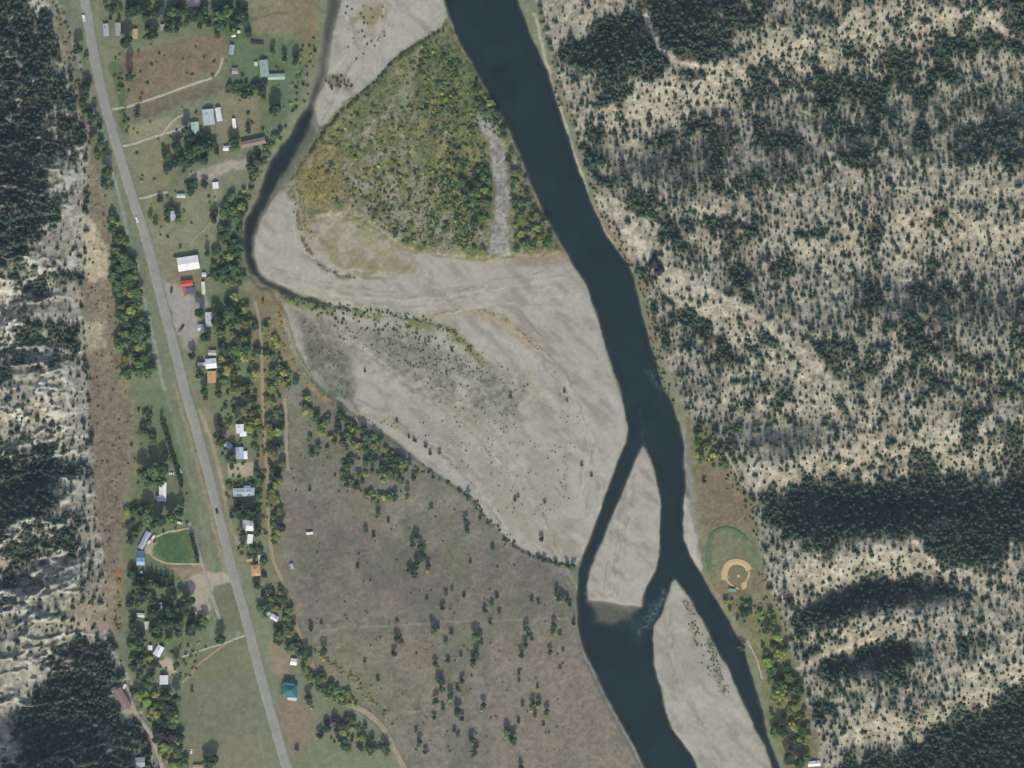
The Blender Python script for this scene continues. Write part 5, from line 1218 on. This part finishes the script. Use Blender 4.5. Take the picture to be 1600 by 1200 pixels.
LANDMARKS += [(1150,890,"the ball field"),(1005,700,"the tip of the gravel island"),(760,300,"the grey stony strip"),(655,865,"the big field clump"),(620,1005,"the mid field pair"),(700,1085,"the lower field grove"),
 (865,980,"the riverside field bushes"),(845,840,"the lone gravel bar tree"),(740,560,"the ochre weed arc"),(600,560,"the sparse gravel brush"),(540,230,"the upper isle brush"),(660,210,"the middle of the brushy isle"),(700,110,"the upper river corner of the isle"),
 (800,360,"the lower river corner of the isle"),(560,300,"the left side of the isle"),(520,130,"the upper gravel bar brush"),(1080,960,"the weedy strip on the lower island"),(210,470,"the green belt beside the highway"),
 (360,380,"the slough side grove"),(470,650,"the top of the field tree line"),(580,700,"the middle of the field tree line"),(650,735,"the end of the field tree line"),(425,560,"the dirt road bend"),(425,760,"the straight dirt road"),(520,1080,"the sandy track bend"),(560,1150,"the bottom grove"),
 (1220,1080,"the right bank grove"),(1100,700,"the meadow corner above the ball field"),(1060,450,"the pale bare ridge"),(1280,590,"the end of the pale ridge"),(950,60,"the top bare slope"),(1100,60,"the top dark forest"),(1320,150,"the upper right slope"),(1500,180,"the far right upper forest"),
 (1450,350,"the sunny right slope"),(1200,350,"the middle right slope"),(960,240,"the slope above the river bend"),(1150,540,"the dark clump below the ridge"),(1380,620,"the open slope above the dark band"),(1550,600,"the right edge thicket"),(1350,800,"the long dark ravine band"),(1300,890,"the pale slope below the dark band"),
 (1380,930,"the short dark ravine"),(1350,1030,"the lower dark ravine"),(1420,1110,"the lower sunny slope"),(1550,1150,"the bottom right dark forest"),(1580,940,"the right edge slope"),(60,200,"the upper left dark forest"),(90,420,"the left pale gullies"),(60,640,"the left sunny slope"),(60,770,"the left dark ravine"),(90,930,"the left rocky streaks"),(120,1120,"the lower left dark forest"),(170,650,"the brown talus strip")]

# brush: shrubs on the isle, gravel, talus and hillside foot
SH = 'shrub'
ISLE = [('olive',5),('lime',4),('green',5),('yellow',1),('ochre',2),('dgreen',3),('greyshrub',2)]
inner = [(690,60),(640,88),(600,130),(545,175),(505,225),(480,270),(490,320),(540,320),(600,360),(650,388),(760,395),(770,300),(755,220),(735,190),(790,215),(765,165),(735,120)]
scatter([(660,70),(700,70),(760,160),(790,215),(745,200),(735,250),(770,390),(690,385),(690,250),(650,150)], 260, SH, (.8,2.4), [('dgreen',5),('green',5),('lime',3),('olive',3)], (.9,1.4), .5, .2, 14)
scatter(inner, 380, SH, (.8,2.3), ISLE, (.8,1.3), .5, .25, 1)
scatter(inner, 1150, SH, (.45,1.0), [('lime',3),('olive',5),('yellow',1),('green',3),('greyshrub',4),('sage',4)], (.8,1.2), .5, .1, 9)
for i in range(70):
    t = i / 69 * 7; k = min(int(t), 6); q = [(692,46),(640,78),(612,96),(592,123),(565,146),(535,172),(508,203),(485,238)]; f_ = t - k
    add(SH, q[k][0] + (q[k+1][0]-q[k][0]) * f_ + rnd.uniform(-2,2), q[k][1] + (q[k+1][1]-q[k][1]) * f_ + rnd.uniform(-1,3), rnd.uniform(.9,1.7), rnd.uniform(1.2,2.4), rnd.choice(['dgreen','dgreen','olive','greyshrub']))
scatter([(540,260),(700,260),(730,380),(640,385),(560,330)], 120, SH, (.8,1.5), [('greyshrub',4),('olive',2),('dgreen',2)], (.9,1.4), .8)
scatter([(500,505),(560,512),(660,530),(760,580),(700,590),(600,560),(530,530)], 90, SH, (.4,1.2), [('greyshrub',4),('sage',5),('dgreen',2),('olive',4)], (.6,.9), 1.0, .3, 12)
scatter([(470,490),(545,560),(560,635),(520,615),(485,565)], 60, SH, (.4,.9), [('olive',4),('green',2),('greyshrub',4)], (.6,1.0), 1.0)
scatter([(555,515),(700,535),(830,590),(840,650),(740,650),(620,600)], 170, SH, (.4,.95), [('greyshrub',5),('sage',4),('olive',3)], (.5,.8), 1.1, .3, 2)
scatter([(640,660),(780,650),(880,700),(900,840),(800,840),(720,750)], 90, SH, (.35,.8), [('greyshrub',5),('sage',3),('olive',2)], (.8,1.3), 1.5, .4, 3)
scatter([(445,470),(520,484),(640,506),(720,545),(700,552),(600,520),(500,498)], 70, SH, (.7,1.5), [('lime',3),('olive',4),('dgreen',3)], (.8,1.3), .8)
scatter([(505,120),(540,118),(552,138),(520,142)], 16, SH, (.8,1.6), [('greyshrub',4),('olive',2),('yellow',1)]); scatter([(540,10),(600,5),(610,60),(580,100),(540,90)], 26, SH, (.6,1.3), [('greyshrub',4),('olive',3)], (.8,1.2), 1.4)
scatter([(1065,935),(1085,960),(1130,1075),(1110,1060),(1075,1000)], 20, SH, (.4,1.0), [('olive',5),('sage',3),('ochre',2),('green',2)], (.8,1.3), .9)
scatter([(140,290),(165,300),(175,440),(190,580),(208,660),(200,800),(180,900),(150,800),(140,620),(130,480)], 120, SH, (.5,1.2), [('greyshrub',4),('olive',3),('sage',3)], (.8,1.2), 1.3)
scatter([(80,0),(100,10),(130,110),(150,220),(140,240),(115,130)], 46, SH, (.9,1.9), [('greyshrub',3),('olive',4),('ochre',2),('dgreen',2)], (.9,1.4), 1.0)
scatter([(840,20),(855,60),(885,150),(930,290),(985,400),(1015,460),(1035,560),(1060,640),(1050,640),(1022,560),(1000,450),(930,320)], 110, SH, (.8,1.7), [('dgreen',4),('rust',2),('olive',3)], (.9,1.4), 1.0)
scatter([(450,640),(560,720),(700,760),(890,900),(890,1180),(640,1190),(500,1000),(460,800)], 190, SH, (.5,1.1), [('greyshrub',4),('olive',3),('dgreen',3)], (.8,1.2), 1.5, .3, 5)
scatter([(480,1010),(560,1080),(620,1140),(600,1110),(560,1060),(510,1020)], 40, SH, (.8,1.5), [('yellow',3),('lime',3),('olive',3)], (.8,1.2), 1.0)
scatter([(190,890),(180,900),(178,985),(190,985)], 14, SH, (1.0,1.8), [('rust',3),('ochre',4)], (1,1.4)); scatter([(1090,670),(1140,720),(1180,790),(1200,930),(1215,960),(1190,960),(1175,830),(1120,740)], 40, SH, (.8,1.6), [('olive',3),('dgreen',2),('yellow',2)], (.9,1.4))
scatter([(860,120),(872,130),(890,220),(880,190)], 6, SH, (1,1.6), [('dgreen',3)]); scatter([(405,470),(414,470),(418,840),(410,840)], 26, SH, (.9,1.6), [('olive',3),('ochre',2),('lime',2)])

def along(pts_, n, rr, pal, hr=(.7, 1.1), jit=2.0):
    Q = densify(pts_, 3.0)
    for _ in range(n):
        q = Q[rnd.randrange(len(Q))]; r = rnd.uniform(*rr); add(SH, q[0] + rnd.gauss(0, jit), q[1] + rnd.gauss(0, jit), r, r * rnd.uniform(*hr), pick(pal))
WEED = [('olive',5),('ochre',3),('greyshrub',3),('sage',2)]
along([(464,330),(470,365),(485,395),(505,418),(530,430),(555,432)], 60, (.3,.9), WEED); along([(470,290),(466,320),(476,350),(500,375)], 40, (.3,.9), WEED, jit=5)
along([(440,462),(480,473),(540,483),(600,490),(660,502),(700,516),(740,550)], 130, (.4,1.2), [('dgreen',4),('olive',5),('lime',2),('green',3)], (.8,1.3), 3)
along([(680,490),(740,487),(790,497),(825,530),(856,552)], 60, (.25,.7), WEED); along([(700,514),(725,535),(748,560)], 50, (.3,.8), WEED, jit=4)
along([(1072,940),(1086,975),(1088,1008)], 60, (.3,.9), [('olive',5),('green',2),('ochre',2)], jit=3); along([(1108,1000),(1118,1040),(1132,1082)], 80, (.3,1.0), [('olive',5),('green',3),('sage',2)], jit=3.5)
along([(500,640),(540,648),(600,662),(640,672)], 40, (.3,.8), WEED, jit=3); along([(436,470),(442,530),(470,586),(520,630)], 60, (.4,1.0), [('ochre',4),('olive',4),('yellow',1)], jit=3)
along([(860,590),(880,640),(890,700),(880,780)], 40, (.25,.7), WEED, jit=12); along([(700,600),(760,650),(800,740),(850,800)], 70, (.25,.7), WEED, jit=22)
along([(655,732),(700,756),(738,780),(760,812),(802,852),(840,872),(895,886)], 90, (.5,1.5), [('dgreen',5),('olive',4),('greyshrub',3),('lime',1)], (1.0,1.6), 2.5)
# yards: small trees and bushes along the lots
scatter([(165,60),(330,60),(480,60),(470,130),(440,180),(410,250),(350,280),(262,290),(225,300),(200,220),(180,130)], 70, SH, (.8,1.8), G2, (.9,1.5), 1.6)
scatter([(225,300),(345,290),(345,430),(300,440),(250,400)], 22, SH, (.8,1.7), G2, (.9,1.5), 1.6)
scatter([(335,600),(400,600),(412,900),(372,860),(350,760)], 70, SH, (.8,1.9), G2, (.9,1.6), 1.2); scatter([(335,600),(400,600),(408,800),(396,900),(372,850),(350,740)], 26, BL, (1.6,2.8), G1, (1.4,2.0), 1.1)
scatter([(200,600),(250,640),(300,780),(300,820),(215,860),(200,760)], 46, SH, (.8,1.8), G1, (.9,1.5), 1.3); scatter([(200,1000),(330,1000),(300,1060),(230,1080)], 40, SH, (.8,1.8), G2, (.9,1.5), 1.3)
scatter([(180,90),(188,90),(206,215),(196,205)], 16, SH, (1.0,1.9), G1, (1,1.5)); scatter([(350,124),(420,140),(420,160),(345,140)], 14, BL, (1.8,3.0), G1, (1.4,2.0)); scatter([(385,240),(410,225),(440,195),(450,200),(405,275),(395,270)], 24, BL, (1.5,2.6), G1, (1.3,1.9))
scatter([(470,60),(496,60),(490,130),(470,170),(455,185),(450,150)], 30, SH, (.9,1.9), G2, (.9,1.5), 1.0)
# --- build them: the 300 largest of each kind as individuals, the rest as one mass per kind
_ix = np.array([t['ix'] for t in TREES]); _iy = np.array([t['iy'] for t in TREES]); _px, _py = plan(_ix, _iy); _z = hz(_px, _py)
for t, a, c, z_ in zip(TREES, _px, _py, _z): t['x'] = (a - 800) * S; t['y'] = (600 - c) * S; t['z'] = float(z_)
DETAIL = {'pine_tree': ("pine_tree", "pine", "pines standing out on the slopes and lots"), BL: ("broadleaf_tree", "tree", "broadleaf trees of the valley floor"),
          'poplar': ("upright_tree", "tree", "upright trees and tree rows near the highway"), SH: ("shrub", "shrub", "shrubs of the gravel bars and brush")}
COLW = {'pine': 'dark green', 'pine2': 'blackish green', 'pine3': 'grey green', 'green': 'green', 'dgreen': 'dark green', 'lime': 'lime green', 'yellow': 'yellow', 'olive': 'olive', 'ochre': 'ochre', 'rust': 'rusty', 'sage': 'sage', 'greyshrub': 'grey', 'purple': 'dull purple'}
NOUN = {'pine_tree': 'pine', BL: 'tree', 'poplar': 'upright tree', SH: 'shrub'}
ORD = 'nearest second third fourth fifth sixth seventh eighth ninth tenth eleventh twelfth thirteenth fourteenth fifteenth sixteenth'.split()
LM = np.array([(a, b) for a, b, _ in LANDMARKS], float)
meshes = {}
def tree_mesh(kind, vi, pal):
    key = (kind, vi, pal)
    if key not in meshes:
        v, tr_, br = TP[kind][vi]
        c = LEAF[kind] * lin(PAL[pal])[None] * br[:, None]
        meshes[key] = np_mesh("foliage" if kind == SH else "crown", v, tr_, np.concatenate([c, np.ones((len(c), 1))], 1), fm)
    return meshes[key]
b = MB()
b.tube((0,0,-.06), (0.02,0,.35), .045, .03, 7); b.tube((0.02,0,.35), (0,.02,.82), .03, .012, 6)
for a, l_ in ((.3,.30),(2.4,.26),(4.3,.28),(5.4,.22)): b.tube((.015,0,.28+.04*l_), (l_*math.cos(a)*.55, l_*math.sin(a)*.55, .5+.3*l_), .016, .006, 5)
trunk_b = b.mesh("trunk", bark)
trunk_p = MB().tube((0,0,-.05), (0,0,.9), .10, .015, 7).mesh("trunk", bark)
masses = {}
for kind in (BL, 'pine_tree', 'poplar', SH):
    L_ = sorted([t for t in TREES if t['k'] == kind and 4 < t['ix'] < 1596 and 4 < t['iy'] < 1196], key=lambda t: -t['w'])
    ind = L_[:300]; ids = set(id(t) for t in ind)
    rest = [t for t in TREES if t['k'] == kind and id(t) not in ids]
    nm, cat, grp = DETAIL[kind]
    ranks = {}
    for t in ind:
        d2 = (LM[:, 0] - t['ix']) ** 2 + (LM[:, 1] - t['iy']) ** 2; j = int(d2.argmin())
        dx = t['ix'] - LM[j, 0]; dy = t['iy'] - LM[j, 1]
        dr_ = ('right of' if dx > 0 else 'left of') if abs(dx) > abs(dy) else ('below' if dy > 0 else 'above')
        ranks.setdefault((j, dr_, COLW[t['pal']]), []).append((d2[j], t))
    for (j, dr_, pal_), lst in ranks.items():
        lst.sort(key=lambda q: q[0])
        for i, (_, t) in enumerate(lst):
            o_ = ORD[i] if i < len(ORD) else f"{i+1}th"
            size = '' if kind != BL else ('tall ' if t['h'] > 12 else 'low ' if t['h'] < 5 else '')
            t['label'] = f"{o_} {COLW[t['pal']]} {NOUN[kind]} {dr_} {LANDMARKS[j][2]}"
    for t in ind:
        vi = rnd.randrange(len(TP[kind])); rz = rnd.random() * 6.28
        if kind == SH:
            o = bpy.data.objects.new("shrub", tree_mesh(kind, vi, t['pal'])); link(o)
            o.location = (t['x'], t['y'], t['z'] - .1); o.scale = (t['r'], t['r'], t['h']); o.rotation_euler = (0, 0, rz)
            tag(o, t['label'], cat, grp); continue
        root = empty(nm, (t['x'], t['y'], t['z']), rz); tag(root, t['label'], cat, grp)
        c = bpy.data.objects.new("crown", tree_mesh(kind, vi, t['pal'])); link(c, root); c.scale = (t['r'], t['r'], t['h'])
        tk = bpy.data.objects.new("trunk", trunk_p if kind == 'pine_tree' else trunk_b); link(tk, root)
        s_ = t['h'] if kind != 'pine_tree' else t['r']; tk.scale = (s_ * (.8 if kind != 'poplar' else .4), s_ * (.8 if kind != 'poplar' else .4), t['h'])
    masses[kind] = rest

def mass(name, label, lst, trunks=True):
    if not lst: return
    vs, fs, cs_ = [], [], []; nb_ = 0
    bv = np.array([(math.cos(k * 2.09) * .1, math.sin(k * 2.09) * .1, -.03) for k in range(3)] + [(0, 0, .6)]); bf_ = np.array([(0,1,3),(1,2,3),(2,0,3)])
    barkc = np.array([*lin((92,78,66)), 1.0])
    for t in lst:
        v, tr_, br = TPM[t['k']][rnd.randrange(len(TPM[t['k']]))]
        a = rnd.random() * 6.28; ca, sa = math.cos(a), math.sin(a)
        w_ = np.stack([(v[:, 0] * ca - v[:, 1] * sa) * t['r'] + t['x'], (v[:, 0] * sa + v[:, 1] * ca) * t['r'] + t['y'], v[:, 2] * t['h'] + t['z'] - .1], 1)
        tint = rnd.uniform(.82, 1.18)
        vs.append(w_); fs.append(tr_ + nb_); nb_ += len(v)
        cs_.append(np.concatenate([LEAF[t['k']] * lin(PAL[t['pal']])[None] * br[:, None] * tint, np.ones((len(v), 1))], 1))
        if trunks:
            w2_ = bv * [t['r'], t['r'], t['h']] + [t['x'], t['y'], t['z']]
            vs.append(w2_); fs.append(bf_ + nb_); nb_ += 4; cs_.append(np.repeat(barkc[None], 4, 0))
    o = bpy.data.objects.new(name, np_mesh(name, np.concatenate(vs), np.concatenate(fs), np.concatenate(cs_), fm))
    tag(link(o), label, None, None, "stuff")
mass("pine_forest", "scattered pines and dense pine stands covering both hillsides", masses['pine_tree'])
mass("valley_woodland", "remaining green and yellow trees of the valley groves", masses[BL])
mass("brush", "low mixed brush on the isle, gravel bars and field", masses[SH], False)
mass("upright_tree_row", "remaining upright trees", masses['poplar'])
print("COUNTS", {k: sum(1 for t in TREES if t['k'] == k) for k in DETAIL})
